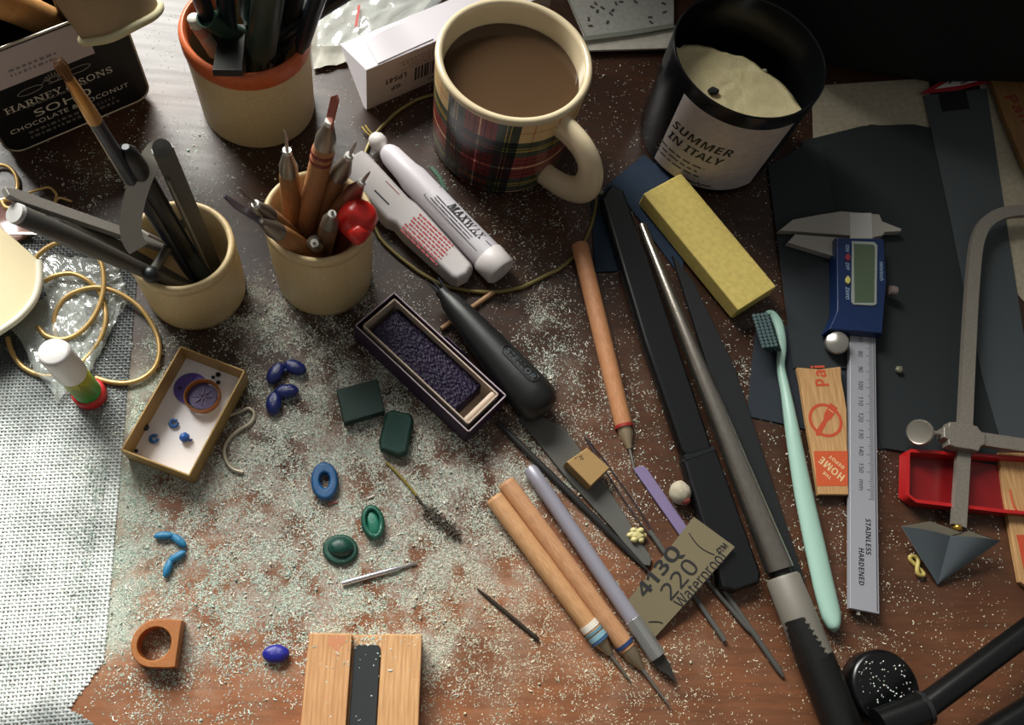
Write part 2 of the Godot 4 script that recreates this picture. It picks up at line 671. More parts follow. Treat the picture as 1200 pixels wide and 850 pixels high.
# how thickly wax dust lies: centre, reach in millimetres, weight
var dust := [
	[Vector3(-123.2,0.0,-148.2), 17.0, 0.75], [Vector3(-123.9,0.0,-109.0), 17.0, 1.0], [Vector3(-120.8,0.0,-72.6), 16.0, 1.0], [Vector3(-118.2,0.0,-42.3), 13.0, 0.85], [Vector3(-120.7,0.0,-176.2), 12.0, 0.45], [Vector3(-82.5,0.0,-93.9), 32.0, 0.7],
	[Vector3(-52.5,0.0,-111.9), 34.0, 0.8], [Vector3(-24.8,0.0,-126.2), 34.0, 0.7], [Vector3(-1.8,0.0,-96.6), 36.0, 0.8], [Vector3(28.1,0.0,-80.7), 32.0, 0.85], [Vector3(-39.7,0.0,-62.8), 36.0, 0.85], [Vector3(4.3,0.0,-59.8), 30.0, 0.85], [Vector3(44.4,0.0,-111.3), 24.0, 0.75],
	[Vector3(-85.4,0.0,-58.0), 28.0, 0.55], [Vector3(66.0,0.0,-61.1), 26.0, 0.25], [Vector3(-91.7,0.0,-24.5), 24.0, 0.3], [Vector3(-75.2,0.0,-203.9), 15.0, 0.7], [Vector3(-64.9,0.0,-189.6), 18.0, 0.4], [Vector3(-11.7,0.0,-188.2), 26.0, 0.35], [Vector3(-33.9,0.0,-214.6), 16.0, 0.4],
	[Vector3(-49.1,0.0,-161.6), 26.0, 0.45], [Vector3(83.2,0.0,-194.5), 12.0, 0.35], [Vector3(87.6,0.0,-174.5), 10.0, 0.5], [Vector3(81.2,0.0,-215.3), 16.0, 0.22], [Vector3(106.1,0.0,-104.7), 22.0, 0.25], [Vector3(141.5,0.0,-34.4), 24.0, 0.14], [Vector3(102.6,0.0,-18.6), 34.0, 0.15],
	[Vector3(45.8,0.0,-21.9), 34.0, 0.2], [Vector3(9.2,0.0,-43.5), 14.0, 0.95], [Vector3(-24.3,0.0,-43.8), 10.0, 0.9], [Vector3(25.6,0.0,-33.0), 10.0, 0.6], [Vector3(8.0,0.0,-155.4), 24.0, 0.45], [Vector3(117.8,0.0,-161.3), 26.0, 0.15], [Vector3(75.2,0.0,-126.0), 20.0, 0.5],
	[Vector3(-127.1,0.0,-291.1), 24.0, 0.16], [Vector3(-169.6,0.0,-275.3), 20.0, 0.1], [Vector3(61.8,0.0,-263.6), 40.0, 0.06], [Vector3(173.6,0.0,-93.6), 30.0, 0.06], [Vector3(243.4,0.0,-86.8), 60.0, 0.03], [Vector3(225.7,0.0,-35.3), 20.0, 0.1], [Vector3(197.0,0.0,-175.8), 18.0, 0.14]]


func dustiness(x: float, z: float) -> float:
	var d := 0.02
	for b in dust:
		var q: float = (Vector2(b[0].x - x, b[0].z - z)).length_squared() / (b[1] * b[1])
		if q < 6.0:
			d += b[2] * exp(-q)
	return minf(d, 1.0)


func field(w: int, h: int, freq: float, seed: int, octaves := 4) -> PackedByteArray:
	var f := FastNoiseLite.new()
	f.seed = seed
	f.frequency = freq
	f.fractal_octaves = octaves
	return f.get_image(w, h).get_data()


func stretched(w: int, h: int, by: int, freq: float, seed: int) -> PackedByteArray:
	var f := FastNoiseLite.new()
	f.seed = seed
	f.frequency = freq
	f.fractal_octaves = 4
	var im := f.get_image(w / by, h)
	im.resize(w, h, Image.INTERPOLATE_CUBIC)
	return im.get_data()


const DESK := Rect2(-300, -560, 800, 620)


func desk_picture() -> Array:
	var w := 1600
	var h := 1240
	var small := Image.create(160, 124, false, Image.FORMAT_L8)
	for j in 124:
		for i in 160:
			small.set_pixel(i, j, Color(dustiness(DESK.position.x + 5.0 * i + 2.5, DESK.position.y + 5.0 * j + 2.5), 0, 0))
	var heap := Image.create(160, 124, false, Image.FORMAT_L8)
	for j in 124:
		for i in 160:
			var q := 0.0
			for b in [Vector3(-128.7,0.0,-157.0), Vector3(-127.4,0.0,-134.6), Vector3(-125.4,0.0,-113.2), Vector3(-123.8,0.0,-92.5), Vector3(-122.0,0.0,-72.6), Vector3(-120.5,0.0,-53.4), Vector3(-119.1,0.0,-36.8)]:
				q += 0.9 * exp(-Vector2(DESK.position.x + 5.0 * i + 2.5 - b.x - 3.0, DESK.position.y + 5.0 * j + 2.5 - b.z).length_squared() / 110.0)
			heap.set_pixel(i, j, Color(minf(q, 1.0), 0, 0))
	small.resize(w, h, Image.INTERPOLATE_CUBIC)
	heap.resize(w, h, Image.INTERPOLATE_CUBIC)
	var dd := small.get_data()
	var hh := heap.get_data()
	var grain := stretched(w, h, 16, 0.09, 3)
	var pores := stretched(w, h, 8, 0.3, 4)
	var big := field(w, h, 0.006, 5)
	var patchy := field(w, h, 0.02, 6, 5)
	var fine := field(w, h, 0.42, 8, 2)
	var out := PackedByteArray()
	out.resize(w * h * 3)
	var ro := PackedByteArray()
	ro.resize(w * h)
	for j in h:
		var z := DESK.position.y + 0.5 * j
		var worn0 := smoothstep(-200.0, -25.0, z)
		for i in w:
			var at := j * w + i
			var g := grain[at] / 255.0
			var b := big[at] / 255.0
			var wear_shade := clampf((worn0 * 0.95 + (b - 0.5) * 0.6) * (1.0 - 0.5 * smoothstep(90.0, 230.0, DESK.position.x + 0.5 * i)), 0.0, 1.0)  # wear of the wood; toward the right, painted shade darkens it too
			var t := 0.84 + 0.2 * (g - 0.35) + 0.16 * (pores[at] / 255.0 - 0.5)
			var r := lerpf(58.0, 160.0, wear_shade) * t
			var gg := lerpf(36.0, 101.0, wear_shade) * t
			var bb := lerpf(25.0, 66.0, wear_shade) * t
			var p := patchy[at] / 255.0
			var d := dd[at] / 255.0 * clampf(0.15 + (p - 0.36) * 3.6, 0.06, 1.25) * (0.3 + 1.05 * smoothstep(0.3, 0.7, fine[at] / 255.0))
			d = clampf(maxf(d * 0.86, hh[at] / 255.0 * (0.65 + 0.45 * p) * (0.75 + 0.3 * fine[at] / 255.0)), 0.0, 0.9)
			var mint := 1.0 - smoothstep(-128.0, -96.0, DESK.position.x + 0.5 * i)
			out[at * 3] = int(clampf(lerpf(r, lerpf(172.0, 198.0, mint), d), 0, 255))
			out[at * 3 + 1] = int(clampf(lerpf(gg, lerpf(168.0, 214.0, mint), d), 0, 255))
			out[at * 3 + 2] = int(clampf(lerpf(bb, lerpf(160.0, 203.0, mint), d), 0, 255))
			ro[at] = int(clampf(255.0 * (0.3 + 0.12 * (1.0 - g) + 0.6 * d + 0.12 * wear_shade), 0, 250))
	return [ImageTexture.create_from_image(Image.create_from_data(w, h, false, Image.FORMAT_RGB8, out)), ImageTexture.create_from_image(Image.create_from_data(w, h, false, Image.FORMAT_L8, ro))]


func setting() -> void:
	var pics := desk_picture()
	var m := StandardMaterial3D.new()
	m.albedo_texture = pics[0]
	m.roughness = 1.0
	m.roughness_texture = pics[1]
	m.texture_repeat = false
	m.metallic_specular = 0.45
	var s := sh()
	s.box(Vector3(-520, -32, -900), Vector3(760, 0, 190), 2.0)
	for i in s.v.size():
		s.u[i] = Vector2((s.v[i].x - DESK.position.x) / DESK.size.x, (s.v[i].z - DESK.position.y) / DESK.size.y)
	var o := thing("desk", "worn dark brown wooden desk top dusted with pale wax filings", "desk", Vector3.ZERO)
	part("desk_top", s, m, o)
	for k in [[-480, -860], [720, -860], [-480, 150], [720, 150]]:
		part("leg", sh().box(Vector3(k[0] - 28, -752, k[1] - 28), Vector3(k[0] + 28, -32, k[1] + 28), 3.0), wood("4a3023"), o)
	room_shell()
	woven_mat()


# the part of the room the desk stands in: its floor, and the wall with the window that lights it
func room_shell() -> void:
	var f := part("floor", sh().box(Vector3(-2400, -800, -1850), Vector3(2400, -752, 2000), 1.0), mat("6b5340", 0.6, 0.0, "grain", Vector3(400, 60, 60)), self)
	f.set_meta("kind", "structure")
	var s := sh()
	s.box(Vector3(-2400, -752, -1990), Vector3(-1500, 2000, -1850), 1.0)
	s.box(Vector3(60, -752, -1990), Vector3(2400, 2000, -1850), 1.0)
	s.box(Vector3(-1500, -752, -1990), Vector3(60, 330, -1850), 1.0)
	s.box(Vector3(-1500, 1900, -1990), Vector3(60, 2000, -1850), 1.0)
	var w := part("wall_back", s, mat("cfc6b8", 0.9), self)
	w.set_meta("kind", "structure")
	var o := Node3D.new()
	o.name = "window_1"
	add_child(o)
	o.set_meta("kind", "structure")
	s = sh()
	for k in [[-1500, 330, 60, 390], [-1500, 1840, 60, 1900], [-1500, 330, -1440, 1900], [0, 330, 60, 1900], [-745, 330, -695, 1900]]:
		s.box(Vector3(k[0], k[1], -1940), Vector3(k[2], k[3], -1890), 3.0)
	part("window_frame", s, mat("e2ded4", 0.5), o)
	var day := StandardMaterial3D.new()
	day.albedo_color = Color("d8dde0")
	day.emission_enabled = true
	day.emission = Color(1.0, 0.98, 0.95)
	day.emission_energy_multiplier = 1.2
	part("pane", sh().box(Vector3(-1440, 390, -1920), Vector3(-745, 1840, -1914), 0.5), day, o)
	part("pane", sh().box(Vector3(-695, 390, -1920), Vector3(0, 1840, -1914), 0.5), day, o)


func woven_mat() -> void:
	var a: Vector3 = Vector3(-139.6,0.4,-241.9)
	var d := (Vector3(-121.7,0.4,-45.9) - a).normalized()
	var e := Vector3(-d.z, 0, d.x)
	if e.x > 0:
		e = -e
	var cut0: Vector3 = Vector3(-119.5,0.0,-27.1)
	var cut1: Vector3 = Vector3(-129.6,0.0,-8.8)
	var cn := Vector3(-(cut1 - cut0).z, 0, (cut1 - cut0).x).normalized()
	if cn.z < 0:
		cn = -cn
	var pitch := 1.62
	var s := sh()
	var na := int(262 / pitch)
	var nb := int(112 / pitch)
	for way in 2:
		for i in (nb if way == 0 else na):
			var wob := 0.12 * sin(i * 1.7) + 0.1 * sin(i * 0.37)
			var prev := []
			for k in ((na if way == 0 else nb) * 2 + 1):
				var along := k * 0.5 * pitch
				var p: Vector3 = a + (d * along + e * ((i + 0.5) * pitch + wob) if way == 0 else e * along + d * ((i + 0.5) * pitch + wob))
				var alt := 1.0 if (k / 2 + i + way) % 2 == 0 else -1.0
				var y := 0.62 + (0.3 * alt if k % 2 == 1 else 0.0)
				p.y = y
				var side := (e if way == 0 else d) * 0.52
				var q := [p - side - Vector3(0, 0.18, 0), p, p + side - Vector3(0, 0.18, 0)]
				var keep: bool = (p - cut0).dot(cn) < 0.0 or (p - cut0).dot(cut1 - cut0) > (cut1 - cut0).length_squared() + 60.0
				if prev.size() and keep:
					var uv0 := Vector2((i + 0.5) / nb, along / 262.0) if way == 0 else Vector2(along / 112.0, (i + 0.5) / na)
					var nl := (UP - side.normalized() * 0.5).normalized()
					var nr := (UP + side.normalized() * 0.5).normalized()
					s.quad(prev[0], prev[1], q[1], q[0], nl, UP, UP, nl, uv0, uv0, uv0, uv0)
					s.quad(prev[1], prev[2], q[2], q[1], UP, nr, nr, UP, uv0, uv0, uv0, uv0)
				prev = q
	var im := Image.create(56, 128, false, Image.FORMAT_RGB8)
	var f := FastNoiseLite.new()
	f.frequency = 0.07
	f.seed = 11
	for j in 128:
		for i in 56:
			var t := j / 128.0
			var k := smoothstep(0.3, 0.56, t + 0.2 * i / 56.0) * (1.0 - smoothstep(0.86, 0.97, t))  # dust mixed with painted glare mid-mat; shade painted dark at the far end
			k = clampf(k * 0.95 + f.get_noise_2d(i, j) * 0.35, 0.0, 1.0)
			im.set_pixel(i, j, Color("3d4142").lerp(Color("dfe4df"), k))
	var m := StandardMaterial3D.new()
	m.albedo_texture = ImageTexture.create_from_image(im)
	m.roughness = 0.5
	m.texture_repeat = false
	var base: Vector3 = Vector3(-127.8,0.0,-108.9)
	s.at(Transform3D.IDENTITY)
	for i in s.v.size():
		s.v[i] -= base
	single("woven_mat", s, m, base, "grey open-weave mesh mat whitened with wax dust and painted glare, under the wire coil", "mat")


func far_things() -> void:
	# the tin
	var a: Vector3 = Vector3(-209.9,0.0,-289.6)
	var b: Vector3 = Vector3(-153.8,0.0,-331.6)
	var dir := (b - a).normalized()
	var o := thing("tea_tin", "black lettered tea tin with a pale label, holding wooden handles", "tin", a - dir * 6.0)
	o.basis = Basis(dir, UP, dir.cross(UP))
	var w := 82.0
	var hgt := 69.0
	var metal := mat("16171a", 0.32, 0.0, "soft", Vector3(40, 40, 40))
	var rim := mat("b9b0a4", 0.35, 0.7)
	# front and back plates with rounded corners, a wall round the sides and floor, open at the top
	var up_front := Transform3D(Basis(Vector3(1, 0, 0), Vector3(0, 0, 1), Vector3(0, -1, 0)), Vector3(0, hgt, 0))
	var s := sh().at(up_front)
	s.prism(rounded(0, 0, w, hgt, 9.0), -0.6, 0.2, 0.2)
	s.prism(rounded(0, 0, w, hgt, 9.0), -44.0, -43.2, 0.2)
	part("body", s, metal, o)
	var ring := rounded(0, 0, w, hgt, 9.0, 8)
	var loop := []
	for p in ring:
		loop.append(Vector3(p.x, hgt - p.y, -0.2))
	s = sh().tube(loop, 0.75, 6, true)
	part("rolled_edge", s, rim, o)
	s = sh().at(up_front)
	var m := ring.size()
	for i in m:
		var p := ring[i]
		var q := ring[(i + 1) % m]
		if p.y < 4.0 and q.y < 4.0:
			continue
		var e := (q - p).normalized()
		var nn := Vector3(e.y, 0, -e.x)
		s.flat(Vector3(p.x, -43.5, p.y), Vector3(q.x, -43.5, q.y), Vector3(q.x, -0.3, q.y), Vector3(p.x, -0.3, p.y), nn)
	part("side_wall", s, metal, o)
	s = sh().box(Vector3(2, 45.5, 0.25), Vector3(62.0, 68.0, 0.75), 0.15)
	part("pale_label", s, mat("b3a8ac", 0.6), o)
	var ink := mat("cfc8bd", 0.5)
	var faint := mat("6f6a66", 0.6)
	var grey := mat("7a7078", 0.6)
	var fr := func(x: float, y: float) -> Transform3D: return Transform3D(Basis.IDENTITY, Vector3(x, y, 0.28))
	words(o, "HARNEY & SONS", 5.8, fr.call(38, 30.5), ink, 58.0, null, "Droid Serif", false)
	words(o, "SOHO", 7.0, fr.call(37, 21.8), ink, 31.0, null, "Droid Sans", false)
	words(o, "CHOCOLATE & COCONUT", 4.0, fr.call(39, 15.6), ink, 66.0)
	smallprint(o, 1, 40.0, 3.0, fr.call(38, 27.5), faint, 5)
	smallprint(o, 2, 58.0, 3.6, fr.call(40, 9.6), faint, 6)
	smallprint(o, 2, 26.0, 3.2, Transform3D(Basis.IDENTITY, Vector3(32, 54.5, 0.8)), grey, 9)
	# the crest over the name: scrolls and a crowned shield
	s = sh()
	for k in [-1.0, 1.0]:
		var c := []
		for i in 22:
			var t := TAU * i / 21.0
			c.append(Vector3(38 + k * (13.0 + 6.5 * cos(t)), 38.5 + k * 0.6 + 2.0 * sin(t) + 0.12 * k * cos(t), 0.25))
		s.tube(c, 0.22, 4)
		s.tube([Vector3(38 + k * 7, 38.5, 0.25), Vector3(38 + k * 4.5, 40.5, 0.25), Vector3(38 + k * 1.5, 38, 0.25)], 0.2, 4)
	for i in 7:
		var t := PI * (0.15 + 0.7 * i / 6.0)
		s.tube([Vector3(38 + 2.5 * cos(t), 39 + 1.5 * sin(t), 0.25), Vector3(38 + 5.2 * cos(t), 39.5 + 4.2 * sin(t), 0.25)], 0.3, 4)
	s.tube([Vector3(34.5, 37.5, 0.25), Vector3(41.5, 37.5, 0.25)], 0.3, 4)
	part("crest", s, mat("8d8780", 0.5), o)
	# wooden handles standing in the tin
	for k in [[Vector3(-205.3,112.0,-299.8), Vector3(-191.9,62.0,-329.3), 8.0, "d9a566", "thick tan wooden handle leaning out of the black tin"], [Vector3(-167.6,104.0,-325.0), Vector3(-176.6,60.0,-339.3), 6.0, "5b4028", "dark brown wooden handle beside the beige cup, in the black tin"]]:
		var t: Node3D = thing("wooden_handle", k[4], "tool", k[1], "handles in the tea tin")
		var l := aim(t, k[1], k[0])
		var r: float = k[2]
		part("grip", sh().spin([Vector2(0, -26), Vector2(r * 0.7, -26), Vector2(r, -22), Vector2(r * 1.05, l * 0.5), Vector2(r * 0.9, l * 0.9), Vector2(r * 0.4, l), Vector2(0, l)], 24), wood(k[3]), t)
	# upturned cup leaning on the tin
	o = thing("paper_cup", "upturned beige cup with a rolled cream rim leaning over the tin", "cup", Vector3(-142.4,77.0,-315.6))
	var ax := Vector3(-0.401, 0.819, -0.411).normalized()
	o.basis = Basis(ax.cross(UP).normalized(), ax, ax.cross(UP).normalized().cross(ax)).orthonormalized()
	part("cup_wall", sh().lathe([Vector2(20.0, 0), Vector2(20.6, 6), Vector2(22.6, 40), Vector2(23.5, 60), Vector2(0, 60), Vector2(0, 58.5), Vector2(22, 58.5), Vector2(19, 0)], 40), mat("b79a74", 0.8, 0.0, "fine", Vector3(12, 12, 12), 0.01), o)
	var lip := []
	for i in 40:
		var t := TAU * i / 40.0
		lip.append(Vector3(cos(t) * 20.6, 0.5 * sin(t * 5.0) * 0.6, sin(t) * 20.6))
	part("rolled_rim", sh().tube(lip, 1.9, 8, true), mat("c3b992", 0.55), o)

	# packing sheets and plastic behind
	var paper := mat("a9a79c", 0.75, 0.0, "soft", Vector3(30, 30, 30))
	var f := FastNoiseLite.new()
	f.frequency = 0.9
	f.seed = 3
	var crumple := func(u: float, v: float) -> Vector3: return Vector3(0, 1.8 + 2.4 * f.get_noise_2d(u * 4, v * 4) + 1.1 * f.get_noise_2d(u * 13, v * 13), 0)
	var base: Vector3 = Vector3(-29.9,0.0,-398.2)
	o = thing("packing_bag", "crumpled pale plastic packing bag behind the white carton", "bag", base)
	part("sheet", sh().patch(inn(o, [Vector3(-59.3,0.5,-364.0),Vector3(-17.3,0.5,-381.6),Vector3(38.5,0.5,-482.2),Vector3(-76.8,0.5,-462.9)]), 26, 26, 0.3, crumple), paper, o)
	var film := clear(0.22, "e8ece8", 0.12)
	var c2 := func(u: float, v: float) -> Vector3: return Vector3(0, 3.5 + 3.0 * f.get_noise_2d(u * 5 + 9, v * 5) + 1.5 * f.get_noise_2d(u * 15, v * 15), 0)
	part("film", sh().patch(inn(o, [Vector3(-58.5,2.0,-378.7),Vector3(-3.1,2.0,-391.7),Vector3(38.5,2.0,-472.6),Vector3(-61.6,2.0,-463.7)]), 26, 26, 0.05, c2), film, o)
	part("red_tab", sh().bar(inn(o, [Vector3(-36.4,8.0,-395.7),Vector3(-36.0,8.0,-404.8),Vector3(-35.6,8.0,-413.2)]), 1.6, 0.3), mat("b03a30", 0.5), o)
	o = thing("magazine", "printed grey booklet under a clear strip, behind the plaid mug", "booklet", Vector3(142.5,0.0,-429.9))
	part("page", sh().patch(inn(o, [Vector3(111.5,3.0,-400.2),Vector3(168.9,3.0,-410.2),Vector3(176.0,3.0,-502.3),Vector3(84.9,3.0,-487.1)]), 4, 4, 1.5), mat("b5b0a3", 0.7, 0.0, "soft", Vector3(50, 50, 50)), o)
	part("cover", sh().patch(inn(o, [Vector3(109.2,5.0,-410.2),Vector3(169.6,5.0,-428.2),Vector3(175.1,5.0,-499.9),Vector3(84.5,5.0,-484.7)]), 4, 4, 0.8), mat("9c9b94", 0.5, 0.0, "soft", Vector3(24, 24, 24)), o)
	part("plastic_strip", sh().bar(inn(o, [Vector3(105.4,6.4,-406.9),Vector3(137.0,6.4,-416.3),Vector3(169.7,6.4,-427.6)]), 3.6, 0.5), mat("75776c", 0.25), o)
	var blot := sh()
	for p in inn(o, [Vector3(114.4,6.1,-436.1),Vector3(117.8,6.1,-432.9),Vector3(121.4,6.1,-436.4),Vector3(128.3,6.1,-435.2),Vector3(130.9,6.1,-441.6),Vector3(111.7,6.1,-425.4),Vector3(112.7,6.1,-419.7),Vector3(124.3,6.1,-424.3),Vector3(126.9,6.1,-432.0),Vector3(144.5,6.1,-445.1),Vector3(153.8,6.1,-433.0),Vector3(154.1,6.1,-428.6),Vector3(164.1,6.1,-446.6),Vector3(164.2,6.1,-439.0),Vector3(134.5,6.1,-443.6),Vector3(116.9,6.1,-439.5)]):
		blot.at(Transform3D(Basis(UP, rng.randf() * TAU), p)).box(Vector3(-1.6, -0.2, -0.8), Vector3(1.6, 0.05, 0.8), 0.1)
	part("dark_print", blot, mat("3b3635", 0.6), o, "stuff")

	# white carton with a barcode
	var p0: Vector3 = Vector3(-26.1,0.0,-339.6)
	var p1: Vector3 = Vector3(18.5,0.0,-370.6)
	var along := (p1 - p0).normalized()
	o = thing("white_carton", "long white carton with a barcode, lying behind the plaid mug", "box", p0)
	o.basis = Basis(along, UP, along.cross(UP))
	var card := mat("d2ccd2", 0.7)
	var deep := 25.0
	var tall := 34.0
	part("front_panel", sh().box(Vector3(0, 0, -0.6), Vector3(132, tall, 0), 0.2), mat("b3a698", 0.7), o)  # shade of the front is put into its browner, darker colour
	var dv: Vector3 = inn(o, [Vector3(-47.8,34.0,-354.9)])[0] - inn(o, [Vector3(-31.8,34.0,-337.9)])[0]
	dv.y = 0.0
	var lx := Vector3(132, 0, 0)
	var tp := Vector3(0, tall, 0)
	s = sh()
	s.flat(tp, tp + lx, tp + lx + dv, tp + dv, UP)
	s.flat(tp - UP * 0.6, tp + lx - UP * 0.6, tp + lx + dv - UP * 0.6, tp + dv - UP * 0.6, -UP)
	s.flat(tp + dv, tp + dv + lx, dv * 0.12 + lx, dv * 0.12, Vector3(0, -0.3, -1))
	s.flat(Vector3.ZERO, lx, lx + dv * 0.12, dv * 0.12, -UP)
	s.flat(lx, lx + tp, lx + tp + dv, lx + dv * 0.12, Vector3(1, 0, 0))
	part("carton_body", s, card, o)
	s = sh()
	s.flat(Vector3(-0.1, 0, 0), tp - Vector3(0.1, 0, 0), tp + dv, dv * 0.12, Vector3(-1, 0, -0.3))
	part("end_panel", s, mat("e4dfe6", 0.7), o)  # same white card, its lit tone painted in
	part("lid_flap", sh().patch([Vector3(8, tall + 0.2, -1), Vector3(46, tall + 0.2, -2), Vector3(42, tall + 0.2, -20), Vector3(10, tall + 0.2, -17)], 14, 6, 0.35, func(u: float, v: float) -> Vector3: return Vector3(0, 2.2 * sin(PI * clampf(u * 1.2, 0, 1)) * v, 0)), card, o)
	var dark := mat("2a2422", 0.7)
	s = sh()
	var x := 33.0
	var r2 := RandomNumberGenerator.new()
	r2.seed = 21
	while x < 78.0:
		var bw := r2.randf_range(0.35, 1.5)
		s.box(Vector3(x, 8, 0), Vector3(x + bw, 19, 0.08), 0.02)
		x += bw + r2.randf_range(0.4, 1.3)
	part("barcode", s, dark, o)
	# the carton lies upside down, so its print does too
	var flip := func(px: float, py: float) -> Transform3D: return Transform3D(Basis(Vector3(-1, 0, 0), Vector3(0, -1, 0), Vector3(0, 0, 1)), Vector3(px, py, 0.05))
	words(o, "LPS41", 5.4, flip.call(20, 17), dark, 14.0, null, "Droid Sans", true)
	words(o, "GP", 4.6, flip.call(20, 9.5), dark, 6.5, null, "Droid Sans", true)
	smallprint(o, 4, 80.0, 2.2, flip.call(60, 22), mat("857568", 0.7), 12)
	smallprint(o, 1, 30.0, 3.0, flip.call(56, 5), dark, 13)

	# black bag filling the far corner
	s = sh()
	s.ball(Vector3(30, 62, -76), Vector3(178, 128, 112), 56, 0.13, 1.3, 4, 0.8)
	s.ball(Vector3(-185, 230, -265), Vector3(265, 300, 105), 48, 0.1, 1.2, 6, 0.8)  # unseen tall lump, added to shade the right of the desk
	s.ball(Vector3(150, 190, -210), Vector3(230, 230, 130), 48, 0.12, 1.2, 8, 0.85)  # another unseen lump added for shade
	for i in s.v.size():
		s.v[i].y = maxf(s.v[i].y, 0.6)
	single("black_bag", s, mat("0b0c0e", 0.85, 0.0, "soft", Vector3(30, 30, 30), 0.05), Vector3(326.7,0.0,-433.0), "soft black bag in the far corner beyond the candle, unseen tall lumps added for shade", "bag")
	# red edged packet by the bag
	o = thing("red_packet", "white packet with a red border tucked under the black bag", "packet", Vector3(381.6,0.0,-417.5))
	part("border", sh().prism(xz(o, [Vector3(341.6,3.0,-395.0),Vector3(357.9,3.0,-406.6),Vector3(388.4,3.0,-427.9),Vector3(396.9,3.0,-430.5),Vector3(401.4,3.0,-427.3),Vector3(403.4,3.0,-419.2),Vector3(397.6,3.0,-411.7),Vector3(369.5,3.0,-401.4)]), 2.5, 3.6, 0.2), mat("9a1f2c", 0.5), o)
	part("white_face", sh().prism(xz(o, [Vector3(353.3,4.0,-400.0),Vector3(386.6,4.0,-422.9),Vector3(393.5,4.0,-424.6),Vector3(396.3,4.0,-414.4),Vector3(372.3,4.0,-405.3)]), 3.6, 4.0, 0.15), mat("c4bdb8", 0.6), o)
	part("print_mark", sh().bar(inn(o, [Vector3(364.5,4.3,-405.6),Vector3(368.4,4.3,-409.0)]), 0.8, 0.2).bar(inn(o, [Vector3(373.7,4.3,-406.7),Vector3(385.3,4.3,-412.7)]), 0.7, 0.2), mat("1c1a1a", 0.6), o)


func plaid() -> ImageTexture:
	var w := 1080
	var h := 200
	var im := Image.create(w, h, false, Image.FORMAT_RGB8)
	var cream := Color(0.95, 0.88, 0.74)
	var red := Color(0.58, 0.29, 0.31)
	var green := Color(0.3, 0.36, 0.36)
	var stripe := func(a: float) -> Color:
		var k := absf(a)
		var c := cream
		if k < 13.0:
			c = red
			if k < 0.7:
				c = Color(1.0, 0.9, 0.82)
			elif (k > 3.8 and k < 4.8) or (k > 8.5 and k < 9.4):
				c = red * 0.62
		elif k < 30.0:
			c = green
			if (k > 19.5 and k < 20.5) or (k > 22.5 and k < 23.5):
				c = Color(0.85, 0.78, 0.42)
		elif (k > 40.0 and k < 41.0) or k > 59.0:
			c = Color(0.86, 0.62, 0.56)
		return c
	for j in h:
		var f := 1.0 - (j + 0.5) / h
		var b: Color = stripe.call((f - 0.6) * 88.0)
		if f < 0.1:
			b = cream
		for i in w:
			var a := fposmod(360.0 * (i + 0.5) / w - 114.0 + 60.0, 120.0) - 60.0
			var c: Color = stripe.call(a) * b
			if f < 0.1:
				c = c.lerp(cream, 0.0)
			if (i + j * 3) % 6 < 2:
				c = c.lerp(stripe.call(a), 0.12)
			im.set_pixel(i, j, c)
	return ImageTexture.create_from_image(im)


